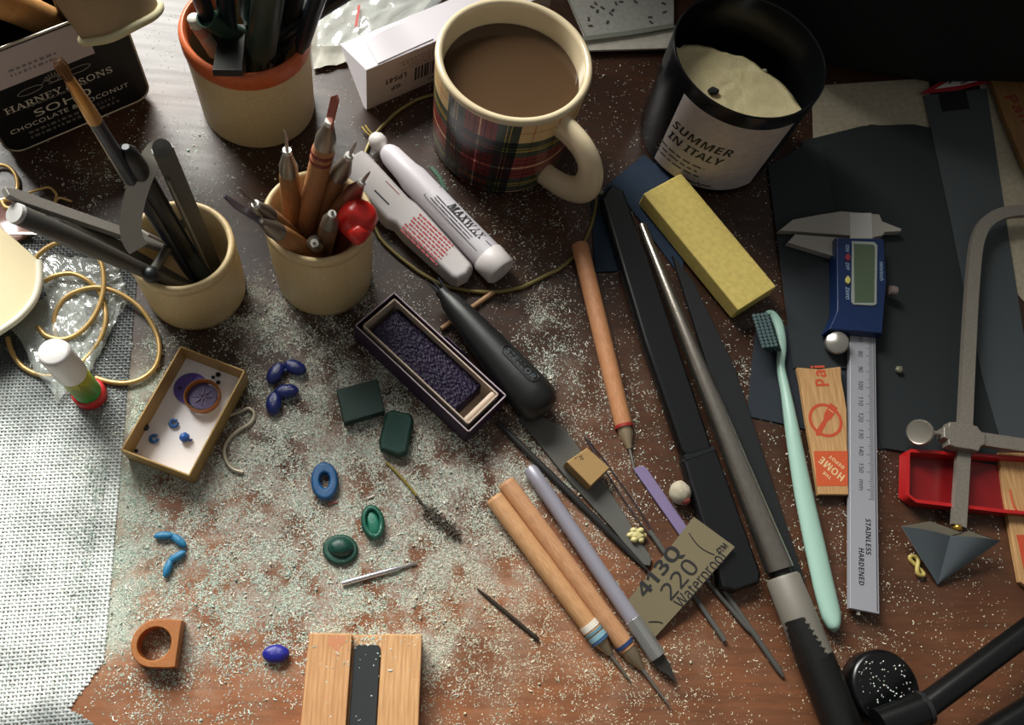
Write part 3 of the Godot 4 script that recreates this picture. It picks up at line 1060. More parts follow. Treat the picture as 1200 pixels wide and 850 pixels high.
func vessels() -> void:
	var stone := mat("d8c59c", 0.42, 0.0, "soft", Vector3(14, 14, 14))
	# orange-rimmed jar
	var o := thing("stoneware_jar", "cream stoneware jar with an orange rim full of dark tools", "jar", Vector3(-88.5, 0, -336))
	part("body", sh().lathe([Vector2(0, 0), Vector2(30.6, 0), Vector2(31.8, 1.5), Vector2(32.5, 40), Vector2(33, 51)], 56), stone, o)
	part("orange_rim", sh().lathe([Vector2(33, 51), Vector2(33.6, 53), Vector2(33.6, 59.5), Vector2(32.6, 61.6), Vector2(31, 62), Vector2(29.8, 61), Vector2(29.6, 52), Vector2(29.5, 50)], 56), mat("cb6538", 0.4, 0.0, "soft", Vector3(20, 20, 20)), o)
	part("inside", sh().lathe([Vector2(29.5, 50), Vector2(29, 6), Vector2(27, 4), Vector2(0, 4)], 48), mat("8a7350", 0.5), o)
	# two plain pots
	var glaze := mat("dbc292", 0.36, 0.0, "soft", Vector3(12, 12, 12))
	for k in [[Vector3(-106.3, 0, -212.5), 46.0, 25.4, 25.0, "short cream stoneware pot crammed with steel files and a brush"], [Vector3(-41.2, 0, -225.5), 61.4, 26.3, 25.2, "taller cream stoneware pot holding wooden wax-carving tools"]]:
		o = thing("stoneware_pot", k[4], "pot", k[0], "small cream pots")
		var h: float = k[1]
		var rt: float = k[2]
		var rb: float = k[3]
		part("body", sh().lathe([Vector2(0, 0), Vector2(rb - 1.6, 0), Vector2(rb - 0.4, 0.8), Vector2(rb, 4), Vector2(lerpf(rb, rt, 0.5), h * 0.5), Vector2(rt - 0.5, h - 8), Vector2(rt - 0.9, h - 6.6), Vector2(rt, h - 5.4), Vector2(rt, h - 1.5), Vector2(rt - 0.7, h - 0.3), Vector2(rt - 1.8, h), Vector2(rt - 2.9, h - 0.6), Vector2(rt - 3.3, h - 2), Vector2(rt - 3.4, h * 0.5), Vector2(rb - 4, 5), Vector2(rb - 6, 3.5), Vector2(0, 3.5)], 60), glaze, o)
	# plaid mug of coffee
	o = thing("plaid_mug", "cream mug with a red and green plaid print and a looped handle", "mug", Vector3(53.2, 0, -326.5))
	var pm := StandardMaterial3D.new()
	pm.albedo_texture = plaid()
	pm.uv1_scale = Vector3(1, 100.0 / 70.0, 1)
	pm.roughness = 0.22
	part("body", sh().lathe([Vector2(0, 0), Vector2(36, 0), Vector2(38.6, 1.5), Vector2(39.6, 4), Vector2(41.2, 40), Vector2(42.2, 66.5)], 96), pm, o)
	var china := mat("d8c6a4", 0.2)
	part("rim", sh().lathe([Vector2(42.2, 66.5), Vector2(42.5, 68.5), Vector2(41.9, 69.9), Vector2(40.4, 70.4), Vector2(38.9, 69.8), Vector2(38.2, 68), Vector2(37.4, 40), Vector2(36, 6), Vector2(33, 4), Vector2(0, 4)], 80), china, o)
	var hd := Vector3(0.66, 0, 0.75).normalized()
	var hp := [hd * 39 + UP * 56, hd * 46 + UP * 57.5, hd * 58 + UP * 56, hd * 66.5 + UP * 49, hd * 69 + UP * 38, hd * 66 + UP * 27, hd * 57 + UP * 18, hd * 46 + UP * 13, hd * 38 + UP * 11]
	part("handle", sh().tube(smooth(hp, 6), 8.4, 18, false, 0.62, hd.cross(UP)), china, o)
	single("coffee", sh().lathe([Vector2(0, 0), Vector2(37.4, 0), Vector2(37.6, 0.5), Vector2(37.3, 0.9), Vector2(36.2, 0.7), Vector2(0, 0.7)], 60), mat("4e3b2a", 0.06), Vector3(53.2, 55.0, -326.5), "milky brown coffee filling the plaid mug", "coffee")
	# candle tumbler
	o = thing("candle_jar", "black glass candle tumbler with a white printed label", "candle", Vector3(185.0, 0, -343.0))
	part("glass", sh().lathe([Vector2(0, 0), Vector2(39, 0), Vector2(41.5, 1), Vector2(42.6, 4), Vector2(44.6, 73.5), Vector2(44.2, 74.4), Vector2(43.4, 74.4), Vector2(42.8, 73.5), Vector2(40.5, 6), Vector2(0, 5)], 72), mat("0b0c0e", 0.22), o)
	var onto := func(tc: float, yc: float) -> Callable:
		return func(p: Vector3) -> Vector3:
			var y := yc + p.y
			var r := 42.6 + 2.0 * (y - 4.0) / 69.5 + 0.25 + p.z
			var t: float = tc - (p.x + 0.18 * p.y) / 42.5
			return Vector3(cos(t) * r, y, sin(t) * r)
	var s := sh()
	var t0 := deg_to_rad(56)
	var t1 := deg_to_rad(147)
	for i in 40:
		var ta := lerpf(t0, t1, i / 40.0)
		var tb := lerpf(t0, t1, (i + 1) / 40.0)
		var q := []
		for e in [[ta, 5.5], [tb, 5.5], [tb, 65.0], [ta, 65.0]]:
			var r: float = 42.6 + 2.0 * (e[1] - 4.0) / 69.5 + 0.15
			q.append(Vector3(cos(e[0]) * r, e[1], sin(e[0]) * r))
		var na := Vector3(cos(ta), -0.05, sin(ta))
		var nb2 := Vector3(cos(tb), -0.05, sin(tb))
		s.quad(q[0], q[1], q[2], q[3], na, nb2, nb2, na)
	part("paper_label", s, mat("cbbfbc", 0.65, 0.0, "soft", Vector3(40, 40, 40)), o)
	var ink := mat("1a1716", 0.6)
	var tc := deg_to_rad(122)
	words(o, "SUMMER", 8.4, Transform3D.IDENTITY, ink, 38.0, onto.call(tc - 0.06, 42.0), "Droid Sans", true)
	words(o, "IN ITALY", 8.4, Transform3D.IDENTITY, ink, 35.0, onto.call(tc - 0.03, 32.5), "Droid Sans", true)
	smallprint(o, 3, 34.0, 4.0, Transform3D.IDENTITY, mat("4a4340", 0.6), 4, onto.call(tc + 0.1, 22.0), 4.0, 0.35)
	s = sh()
	var sign := []
	for i in 26:
		sign.append(onto.call(tc - 0.25, 8.5).call(Vector3(-10 + i * 0.8, 1.4 * sin(i * 1.35) * (0.5 + 0.5 * sin(i * 0.5)), 0.2)))
	s.tube(sign, 0.35, 4)
	part("signature", s, ink, o)
	# wax, broken away along its far edge
	s = sh()
	var rows := []
	var f := FastNoiseLite.new()
	f.frequency = 0.8
	f.seed = 9
	for i in 15:
		var line := PackedVector3Array()
		for k in 61:
			var t := TAU * k / 60.0
			var far := clampf(-(cos(t) * -0.45 + sin(t) * 0.9), 0.0, 1.0)
			var edge := 41.0 - 20.0 * smoothstep(0.05, 0.9, far) - (2.0 * absf(f.get_noise_2d(cos(t) * 9, sin(t) * 9)) if far > 0.05 else 0.0)
			var rr := edge * i / 14.0
			var y := 52.0 + 1.0 * f.get_noise_2d(cos(t) * rr * 0.12, sin(t) * rr * 0.12) + 1.6 * smoothstep(0.75, 1.0, i / 14.0)
			if i == 14 and far > 0.1:
				y = 44.0
			line.push_back(Vector3(cos(t) * rr, y, sin(t) * rr))
		rows.append(line)
	s.grid(rows, false, UP)
	var wax := single("candle_wax", s, waxy("cdbf93", 0.45), Vector3(185.0, 0, -343.0), "pale cream candle wax with a ragged edge inside the black tumbler", "wax")
	part("burnt_wick", sh().ball(Vector3(-15, 53.5, 10), Vector3(3.4, 1.8, 2.6), 12, 0.3, 1.5), mat("121110", 0.9), wax)
	s = sh()
	for p in [Vector3(22, 46, -16), Vector3(27, 47, -4), Vector3(29, 47, 4), Vector3(6, 46, -22), Vector3(-2, 47, -24)]:
		s.ball(p, Vector3(2.2, 1.2, 1.5), 8, 0.5, 2.0)
	part("wax_fragment", s, mat("a9a48c", 0.25), wax, "stuff")


# a slim hand tool along a to b: o holds r (grip radius), cone, needle, rings [[from tip, width, hex]], blade, wood
func carving_tool(a: Vector3, b: Vector3, label: String, group: String, k: Dictionary) -> Node3D:
	var o := thing(k.get("called", "carving_tool"), label, "tool", a, group)
	var l := aim(o, a, b, k.get("roll", 0.0))
	var r: float = k.get("r", 4.6)
	var nl: float = k.get("needle", 12.0)
	var cl: float = k.get("cone", 14.0)
	var x2 := l - nl - cl
	var steel := mat("a8a49c", 0.32, 0.9)
	var rc: float = k.get("collet", r * 0.9)
	part("wooden_grip", sh().spin([Vector2(0, 0), Vector2(r * 0.75, 0), Vector2(r * 0.95, 0.6), Vector2(r, 2.0), Vector2(r * 1.02, x2 * 0.5), Vector2(r * 0.98, x2 - 3), Vector2(r * 0.92, x2), Vector2(0, x2)], 20), wood(k.get("wood", "c08a58")), o)
	part("collet", sh().spin([Vector2(rc, x2 - 1), Vector2(rc, x2 + cl * 0.35), Vector2(rc * 0.45, x2 + cl * 0.9), Vector2(rc * 0.4, x2 + cl), Vector2(0, x2 + cl)], 18), mat(k.get("metal", "8e867a"), 0.35, 0.75), o)
	if k.has("nib"):
		part("collet_nose", sh().spin([Vector2(rc * 0.42, x2 + cl * 0.84), Vector2(rc * 0.5, x2 + cl * 0.9), Vector2(rc * 0.46, x2 + cl + 0.6), Vector2(0, x2 + cl + 0.6)], 14), mat("d8d5cf", 0.3, 0.2), o)
	for g in k.get("rings", []):
		var rr := r * 1.035
		part("painted_ring", sh().spin([Vector2(r * 0.9, l - g[0] - g[1]), Vector2(rr, l - g[0] - g[1]), Vector2(rr, l - g[0]), Vector2(r * 0.9, l - g[0])], 20), mat(g[2], 0.45), o)
	if k.has("blade"):
		var w: float = k.blade
		var s := sh()
		s.prism(PackedVector2Array([Vector2(l - nl - 2, -w * 0.5), Vector2(l - nl * 0.25, -w * 0.5), Vector2(l, w * 0.1), Vector2(l - 1, w * 0.5), Vector2(l - nl - 2, w * 0.5)]), -0.5, 0.5, 0.15)
		part("blade", s, mat(k.get("blade_hex", "9a9894"), 0.35, 0.8), o)
	else:
		var bend: float = k.get("bend", 0.0)
		part("needle", sh().tube([Vector3(l - nl - 1, 0, 0), Vector3(l - nl * 0.5, 0, 0), Vector3(l - nl * 0.2, bend * 0.4, 0), Vector3(l, bend, 0)], [1.0, 0.75, 0.6, 0.2], 8), steel, o)
	return o


func rod(called: String, a: Vector3, b: Vector3, prof: Array, m: Material, label: String, category: String, group := "") -> Node3D:
	var o := thing(called, label, category, a, group)
	var l := aim(o, a, b)
	var p := []
	for q in prof:
		p.append(Vector2(q[0], q[1] * l))
	part("shaft", sh().spin(p, 18), m, o)
	return o


func cup_tools() -> void:
	# wax carvers in the taller pot
	var g := "wax carvers standing in the taller pot"
	var t := []
	t = [Vector3(-54.9,5.0,-221.1),Vector3(-52.1,116.4,-232.1)]
	carving_tool(t[0], t[1], "wax carver with an upright bent needle at the back left of the pot", g, {"r": 4.6, "needle": 14.0, "cone": 15.0, "bend": 1.5, "nib": true, "wood": "a87444"})
	t = [Vector3(-56.7,5.0,-219.6),Vector3(-30.4,136.4,-235.9)]
	carving_tool(t[0], t[1], "tallest wax carver, red-ringed with a slanted pink blade", g, {"r": 5.0, "needle": 16.0, "cone": 15.0, "blade": 5.0, "blade_hex": "b06a5c", "nib": true, "wood": "c08a5c", "rings": [[34.0, 1.8, "7e2f22"], [38.5, 1.8, "7e2f22"]]})
	t = [Vector3(-58.9,5.0,-224.6),Vector3(-22.5,110.4,-232.9)]
	carving_tool(t[0], t[1], "wax carver with a grey collet leaning right behind the red-tinted one", g, {"r": 4.8, "needle": 10.0, "cone": 16.0, "nib": true, "wood": "97663c"})
	t = [Vector3(-57.9,5.0,-223.8),Vector3(-16.1,102.4,-223.7)]
	carving_tool(t[0], t[1], "wax carver with a red-tinted collet leaning over the right rim", g, {"r": 4.5, "needle": 9.0, "cone": 14.0, "nib": true, "wood": "8d5d38", "metal": "98645a"})
	t = [Vector3(-36.7,5.0,-223.7),Vector3(-70.2,104.4,-208.4)]
	carving_tool(t[0], t[1], "wax carver with a fine straight needle leaning over the left rim", g, {"r": 4.5, "needle": 16.0, "cone": 14.0, "nib": true, "wood": "a9784a", "bend": 0.0})
	t = [Vector3(-24.3,5.0,-220.3),Vector3(-74.1,108.4,-200.3)]
	carving_tool(t[0], t[1], "wax carver with a long flat grey blade pointing left", g, {"r": 4.6, "needle": 26.0, "cone": 15.0, "blade": 4.4, "blade_hex": "5a5866", "wood": "b07c4a"})
	t = [Vector3(-44.9,5.0,-223.6),Vector3(-31.3,94.4,-206.7)]
	carving_tool(t[0], t[1], "short wax carver with a stubby collet in the middle of the pot", g, {"r": 4.4, "needle": 3.0, "cone": 13.0, "nib": true, "wood": "6e4a2c"})
	t = [Vector3(-44.5,5.0,-241.1),Vector3(-40.2,74.4,-201.9)]
	carving_tool(t[0], t[1], "short wax carver with a collet facing left by the front rim", g, {"r": 4.4, "needle": 5.0, "cone": 11.0, "nib": true, "wood": "b57a44"})
	t = [Vector3(-41.8,5.0,-228.0),Vector3(-19.4,84.4,-213.8)]
	var o := thing("capped_marker", "marker with a bright red dented cap in the taller pot", "marker", t[0])
	var l := aim(o, t[0], t[1])
	part("barrel", sh().spin([Vector2(0, 0), Vector2(5, 0), Vector2(5.4, 2), Vector2(5.4, l - 14), Vector2(0, l - 14)], 20), mat("6d2420", 0.5), o)
	part("red_cap", sh().ball(Vector3(l - 9, 0, 0), Vector3(10.0, 8.8, 8.4), 30, 0.14, 1.0, 3, 0.8).ball(Vector3(l - 6, -5, 6.5), Vector3(5.0, 4.4, 4.6), 16, 0.2, 1.2, 5, 0.8), mat("c8231c", 0.32), o)

	# the short pot
	t = [Vector3(-106.3,5.0,-212.2),Vector3(-122.4,169.0,-212.5)]
	o = thing("paintbrush", "long paintbrush with a navy handle and brass ferrule standing in the short pot", "brush", t[0])
	l = aim(o, t[0], t[1])
	part("handle", sh().spin([Vector2(0, 0), Vector2(1.6, 0), Vector2(2.2, 20), Vector2(3.2, l * 0.62), Vector2(2.7, l - 34), Vector2(2.4, l - 32)], 16), mat("1d2130", 0.3), o)
	part("ferrule", sh().spin([Vector2(2.4, l - 34), Vector2(2.9, l - 33), Vector2(2.5, l - 22), Vector2(1.9, l - 11), Vector2(1.7, l - 10)], 16), mat("b98a4a", 0.35, 0.6), o)
	var s := sh()
	for i in 26:
		var a := i * 2.4
		var r := 1.5 * sqrt(i / 26.0)
		s.tube([Vector3(l - 11, cos(a) * r, sin(a) * r), Vector3(l - 5, cos(a) * r * 1.6, sin(a) * r * 1.6), Vector3(l - rng.randf() * 3.0, cos(a) * r * 1.1, sin(a) * r * 1.1)], [0.32, 0.3, 0.1], 4)
	part("bristles", s, mat("8a6238", 0.7), o, "stuff")
	var blk := mat("1b1d20", 0.4, 0.1)
	var steel := mat("94908a", 0.42, 0.5, "soft", Vector3(10, 10, 10))
	var dark_steel := mat("5c5a56", 0.45, 0.5, "soft", Vector3(10, 10, 10))
	t = [Vector3(-103.2,5.0,-216.4),Vector3(-113.3,117.0,-215.2)]
	rod("scribing_pen", t[0], t[1], [[0, 0], [3.5, 0], [4.2, 0.3], [4.2, 0.9], [3.4, 0.97], [1.5, 1.0], [0, 1.0]], blk, "black round-ended pen standing behind the curved steel leg", "pen")
	t = [Vector3(-100.2,5.0,-214.4),Vector3(-117.2,87.0,-220.9)]
	rod("scribing_pen", t[0], t[1], [[0, 0], [4.0, 0], [4.4, 0.3], [4.4, 0.8], [3.6, 0.95], [0, 0.97]], mat("3a444a", 0.35, 0.2), "grey-green ended black pen in front of the round-ended one", "pen")
	# files leaning out to the left
	g = "steel files leaning left out of the short pot"
	t = [Vector3(-101.6,5.0,-216.9),Vector3(-152.1,119.0,-187.9)]
	t[0] += Vector3(3, 2, -7)
	o = thing("steel_file", "flat grey steel file, upper one leaning left out of the short pot", "file", t[0], g)
	l = aim(o, t[0], t[1])
	part("blade", sh().prism(PackedVector2Array([Vector2(0, -3.4), Vector2(l - 6, -3.6), Vector2(l, -2), Vector2(l, 2), Vector2(l - 6, 3.6), Vector2(0, 3.4)]), -1.2, 1.2, 0.3), steel, o)
	t = [Vector3(-93.8,5.0,-202.0),Vector3(-148.5,115.0,-181.6)]
	o = thing("steel_file", "round dark file with a whitened butt leaning left out of the pot", "file", t[0], g)
	l = aim(o, t[0], t[1])
	part("shaft", sh().spin([Vector2(0, 0), Vector2(3.0, 0), Vector2(3.4, l * 0.5), Vector2(4.2, l - 34), Vector2(4.2, l - 0.8), Vector2(3.4, l), Vector2(0, l)], 20), dark_steel, o)
	part("white_butt", sh().spin([Vector2(4.3, l - 1.2), Vector2(4.1, l + 0.6), Vector2(0, l + 0.9)], 20), mat("b9b7b4", 0.6), o)
	t = [Vector3(-103.5,5.0,-213.1),Vector3(-144.2,99.0,-195.5)]
	t[0] += Vector3(2, 0, 7)
	o = thing("steel_file", "third dark flat file lying between the flat and the round one", "file", t[0], g)
	l = aim(o, t[0], t[1])
	part("blade", sh().prism(PackedVector2Array([Vector2(0, -3.2), Vector2(l, -2.2), Vector2(l, 2.2), Vector2(0, 3.2)]), -1.4, 1.4, 0.3), dark_steel, o)
	t = [Vector3(-91.9,5.0,-200.4),Vector3(-140.5,93.0,-187.3)]
	o = thing("steel_file", "lowest black file leaning left over the wire coil", "file", t[0], g)
	l = aim(o, t[0], t[1])
	part("blade", sh().prism(PackedVector2Array([Vector2(0, -3.6), Vector2(l, -2.8), Vector2(l, 2.8), Vector2(0, 3.6)]), -1.4, 1.4, 0.3), mat("2a2927", 0.5, 0.5), o)
	# outside calipers: one straight leg, one bowed
	t = [Vector3(-96.4,5.0,-218.7),Vector3(-100.5,113.0,-218.8)]
	o = thing("bow_calipers", "bow-legged steel calipers standing points down in the short pot", "calipers", t[0])
	var eye: Vector3 = Vector3(0, 420, 0) - t[1]
	var leg := [t[0], t[0].lerp(t[1], 0.4), t[0].lerp(t[1], 0.85), t[1]]
	for i in 4:
		leg[i] -= t[0]
	part("straight_leg", sh().bar(smooth(leg, 4), 8.5, 2.4, eye), dark_steel, o)
	var bow := inn(o, [Vector3(-102.8,104.0,-225.2),Vector3(-105.3,104.0,-223.6),Vector3(-108.3,102.0,-218.2),Vector3(-112.0,97.0,-211.9),Vector3(-115.2,90.0,-204.2),Vector3(-116.9,83.0,-198.1),Vector3(-116.5,78.0,-194.4),Vector3(-114.8,75.0,-192.4)])
	part("bowed_leg", sh().bar(smooth(bow, 5), 8.6, 3.0, eye), mat("b0aba0", 0.4, 0.25), o)
	part("pivot", sh().spin([Vector2(0, -2.5), Vector2(3.9, -2.2), Vector2(3.9, 2.2), Vector2(0, 2.5)], 18, Transform3D(Basis(eye.normalized(), UP, eye.normalized().cross(UP)).orthonormalized(), t[1] - t[0])), dark_steel, o)
	g = "steel strips inside the short pot"
	for k in [[[Vector3(-99.0,5.0,-218.4),Vector3(-103.3,95.0,-218.1)], 7.5, "wide grey steel strip standing between the caliper legs"], [[Vector3(-95.2,5.0,-221.7),Vector3(-118.6,61.0,-208.9)], 6.5, "pale steel strip slanting from the left rim of the short pot"], [[Vector3(-96.8,5.0,-220.4),Vector3(-101.0,87.0,-220.3)], 5.0, "narrow dark strip beside the straight caliper leg"]]:
		o = thing("steel_strip", k[2], "strip", k[0][0], g)
		l = aim(o, k[0][0], k[0][1], 0.5)
		part("blade", sh().prism(PackedVector2Array([Vector2(0, -k[1] * 0.3), Vector2(l, -k[1] * 0.5), Vector2(l, k[1] * 0.5), Vector2(0, k[1] * 0.3)]), -0.6, 0.6, 0.2), steel, o)
	o = thing("clamp_screw", "small black ball-ended screw hooked over the front of the short pot", "screw", Vector3(-109.8,34.0,-231.2))
	l = aim(o, Vector3(-109.8,34.0,-231.2), Vector3(-114.0,54.0,-190.8))
	part("shaft", sh().spin([Vector2(0, 0), Vector2(2.2, 0), Vector2(2.2, l), Vector2(0, l)], 14), dark_steel, o)
	part("ball_end", sh().ball(Vector3(l, 0, 0), Vector3.ONE * 4.0, 18), blk, o)
	# the orange-rimmed jar
	var jar := Vector3(-90.5, 8, -340.4)
	g = "dark tools standing in the orange-rimmed jar"
	var dk := [mat("16181c", 0.35), mat("1b2430", 0.3), mat("22352f", 0.4), mat("111214", 0.5)]
	var wh := ["dark tool handle at the far left of the orange-rimmed jar", "greenish dark tool handle second from the left in the jar", "thick black tool handle in the middle of the jar", "navy tool handle right of the jar's middle", "blackened tool handle toward the jar's right side", "slim dark handle at the jar's right rim", "fat navy grip in front of the other jar handles"]
	var ends := [Vector3(-98.3,130.0,-302.3),Vector3(-87.8,130.0,-314.2),Vector3(-76.2,130.0,-321.3),Vector3(-62.7,130.0,-326.3),Vector3(-50.6,130.0,-317.8),Vector3(-41.7,130.0,-301.3),Vector3(-63.9,130.0,-302.9)]
	for i in 7:
		var e: Vector3 = ends[i]
		var foot := jar + Vector3((i - 2.5) * 7.2, 0, -14.0 if i % 2 == 0 else -2.0) if i < 6 else jar + Vector3(1, 0, 15)
		var r: float = [4.2, 4.6, 5.4, 4.6, 4.8, 4.0, 7.2][i]
		rod("tool_handle", foot, e, [[0, 0], [r * 0.6, 0], [r * 0.6, 0.45], [r, 0.52], [r, 0.92], [r * 0.6, 1.0], [0, 1.0]], dk[i % 4], wh[i], "tool", g)
	o = thing("tool_handle", "long black plier handle reaching right over the packing", "tool", Vector3(-74.8,58.0,-331.6), g)
	l = aim(o, Vector3(-74.8,58.0,-331.6), Vector3(-21.2,105.0,-342.2))
	part("grip", sh().tube([Vector3(0, 0, 0), Vector3(l * 0.5, 1, 0), Vector3(l, -2, 0)], [6.0, 7.5, 7.0], 16, false, 0.7), dk[0], o)
	o = thing("flat_file", "flat dark file hanging forward over the jar's orange rim", "file", Vector3(-99.0,44.0,-359.7))
	l = aim(o, Vector3(-94.7,58.0,-338.2), Vector3(-89.2,76.0,-292.2))
	part("blade", sh().prism(PackedVector2Array([Vector2(0, -6.6), Vector2(l, -7), Vector2(l, 7), Vector2(0, 6.6)]), -1.8, 1.8, 0.4), mat("2b2b2a", 0.4, 0.3, "soft", Vector3(10, 10, 10)), o)
	o = thing("green_tube", "short dark green tube with an open end at the left of the jar", "tube", Vector3(-90.5,58.0,-331.8))
	l = aim(o, Vector3(-90.5,58.0,-331.8), Vector3(-101.8,84.0,-318.4))
	part("tube_wall", sh().spin([Vector2(0, 0), Vector2(5, 0), Vector2(5.2, l), Vector2(4.3, l), Vector2(4.2, l - 4), Vector2(0, l - 4)], 22), mat("33493f", 0.4), o)
	o = thing("white_marker", "whitish pen with a pink band inside the jar's left rim", "marker", Vector3(-104.1,50.0,-326.9))
	l = aim(o, Vector3(-104.1,50.0,-326.9), Vector3(-109.6,78.0,-323.2))
	part("barrel", sh().spin([Vector2(0, 0), Vector2(3.6, 0), Vector2(3.6, l * 0.6), Vector2(0, l * 0.6)], 18), mat("a8a297", 0.5), o)
	part("pink_band", sh().spin([Vector2(3.8, l * 0.58), Vector2(3.8, l * 0.8), Vector2(0, l * 0.8)], 18), mat("a8766a", 0.5), o)
	part("cap", sh().spin([Vector2(3.6, l * 0.79), Vector2(3.4, l * 0.97), Vector2(2.4, l), Vector2(0, l)], 18), mat("bdb9ae", 0.4), o)
	o = thing("steel_pincers", "grey steel jaws lying against the jar's right inner rim", "pliers", Vector3(-74.1,56.0,-323.2))
	s = sh()
	for k in [[Vector3(-73.3,58.0,-318.0),Vector3(-69.3,58.0,-330.1),Vector3(-66.9,58.0,-340.9)], [Vector3(-68.4,60.0,-322.6),Vector3(-65.1,60.0,-333.4),Vector3(-60.7,60.0,-342.3)]]:
		s.tube(inn(o, k), [2.5, 4.0, 3.0], 10, false, 0.6)
	part("jaw", s, mat("3a3630", 0.3, 0.6), o)


func left_things() -> void:
	var brass := mat("c2a066", 0.4, 0.45)
	# cream envelope corner
	var base: Vector3 = Vector3(-199.1,0.0,-209.4)
	var o := thing("cream_envelope", "cream paper card with a rounded edge poking in over the wire coil", "envelope", base)
	part("card", sh().prism(xz(o, [Vector3(-229.2,16.0,-244.5),Vector3(-204.2,16.0,-233.7),Vector3(-192.6,16.0,-224.7),Vector3(-180.0,16.0,-214.5),Vector3(-177.9,16.0,-202.5),Vector3(-178.0,16.0,-193.0),Vector3(-182.2,16.0,-183.4),Vector3(-189.0,16.0,-175.6),Vector3(-208.8,16.0,-159.1)]), 14.0, 15.2, 0.5), mat("cdbc95", 0.7), o)
	part("white_fold", sh().tube(smooth(inn(o, [Vector3(-180.3,15.0,-214.5),Vector3(-178.0,15.0,-203.1),Vector3(-178.3,15.0,-193.0),Vector3(-182.6,15.0,-183.4),Vector3(-189.4,15.0,-175.6),Vector3(-202.7,15.0,-163.5)]), 5), 1.8, 8), mat("dcd6c4", 0.7), o)
	part("stack", sh().prism(xz(o, [Vector3(-235.3,0.0,-241.9),Vector3(-207.7,0.0,-229.9),Vector3(-192.3,0.0,-216.0),Vector3(-191.1,0.0,-202.7),Vector3(-198.8,0.0,-189.0),Vector3(-219.2,0.0,-174.5)]), 0.6, 14.0, 0.5), mat("bfb08c", 0.7), o)
	# clear plastic bag
	base = Vector3(-157.9,0.0,-188.1)
	var f := FastNoiseLite.new()
	f.frequency = 1.0
	f.seed = 31
	o = thing("clear_bag", "crumpled clear plastic bag lying under the brass wire coil", "bag", base)
	var crumple := func(u: float, v: float) -> Vector3:
		var e := minf(minf(u, 1 - u), minf(v, 1 - v))
		return Vector3(2.0 * f.get_noise_2d(v * 3, u * 2), 1.2 + 3.5 * sqrt(maxf(e, 0.0)) + 2.2 * f.get_noise_2d(u * 4, v * 4) + 1.6 * absf(f.get_noise_2d(u * 12, v * 12)), 2.0 * f.get_noise_2d(u * 3 + 7, v * 2))
	part("film", sh().patch(inn(o, [Vector3(-192.8,1.2,-228.4),Vector3(-147.9,1.2,-223.0),Vector3(-138.5,1.2,-202.6),Vector3(-153.6,1.2,-149.7)]), 44, 44, 0.04, crumple), clear(0.2, "e6ece6", 0.12), o)
	part("second_layer", sh().patch(inn(o, [Vector3(-196.6,1.2,-188.6),Vector3(-163.6,1.2,-211.6),Vector3(-149.0,1.2,-163.6),Vector3(-162.0,1.2,-143.9)]), 30, 30, 0.04, crumple), clear(0.2, "e6ece6", 0.12), o)
	# coil of brass wire
	o = thing("brass_wire_coil", "loose coil of thick brass wire over the mesh mat", "wire", base)
	for k in [[Vector3(-178.0,5.0,-182.9),Vector3(-172.7,5.0,-178.1),Vector3(-164.4,5.0,-176.8),Vector3(-156.9,6.0,-181.1),Vector3(-151.5,7.0,-190.9),Vector3(-149.9,8.0,-204.1),Vector3(-152.9,9.0,-218.2),Vector3(-160.0,9.0,-227.2),Vector3(-169.8,8.0,-231.0),Vector3(-179.7,6.0,-229.3),Vector3(-185.6,5.0,-223.8),Vector3(-188.0,4.0,-218.1)], [Vector3(-169.0,3.0,-178.3),Vector3(-171.6,4.0,-189.0),Vector3(-169.0,5.0,-198.4),Vector3(-162.3,6.0,-203.7),Vector3(-153.0,7.0,-205.9),Vector3(-142.5,6.0,-203.8),Vector3(-131.4,4.0,-196.8),Vector3(-123.0,2.0,-185.7),Vector3(-119.3,2.0,-175.4),Vector3(-119.9,2.0,-166.0),Vector3(-124.6,2.0,-159.7),Vector3(-131.4,2.0,-156.6),Vector3(-139.5,2.0,-156.5),Vector3(-147.0,2.0,-158.4)], [Vector3(-179.5,6.0,-207.8),Vector3(-174.1,7.0,-211.1),Vector3(-166.6,7.0,-212.7),Vector3(-158.6,7.0,-209.4),Vector3(-151.8,5.0,-203.1),Vector3(-147.2,5.0,-191.3),Vector3(-147.3,4.0,-181.2),Vector3(-150.8,3.0,-172.0),Vector3(-156.4,3.0,-163.4),Vector3(-164.2,3.0,-158.3),Vector3(-172.4,2.0,-158.2),Vector3(-181.1,2.0,-161.8),Vector3(-187.6,2.0,-168.7),Vector3(-191.9,2.0,-177.2)]]:
		part("loop", sh().tube(smooth(inn(o, k), 6), 1.25, 10), brass, o)
	# scraps of brass at the left edge
	var g := "brass wire scraps at the far left"
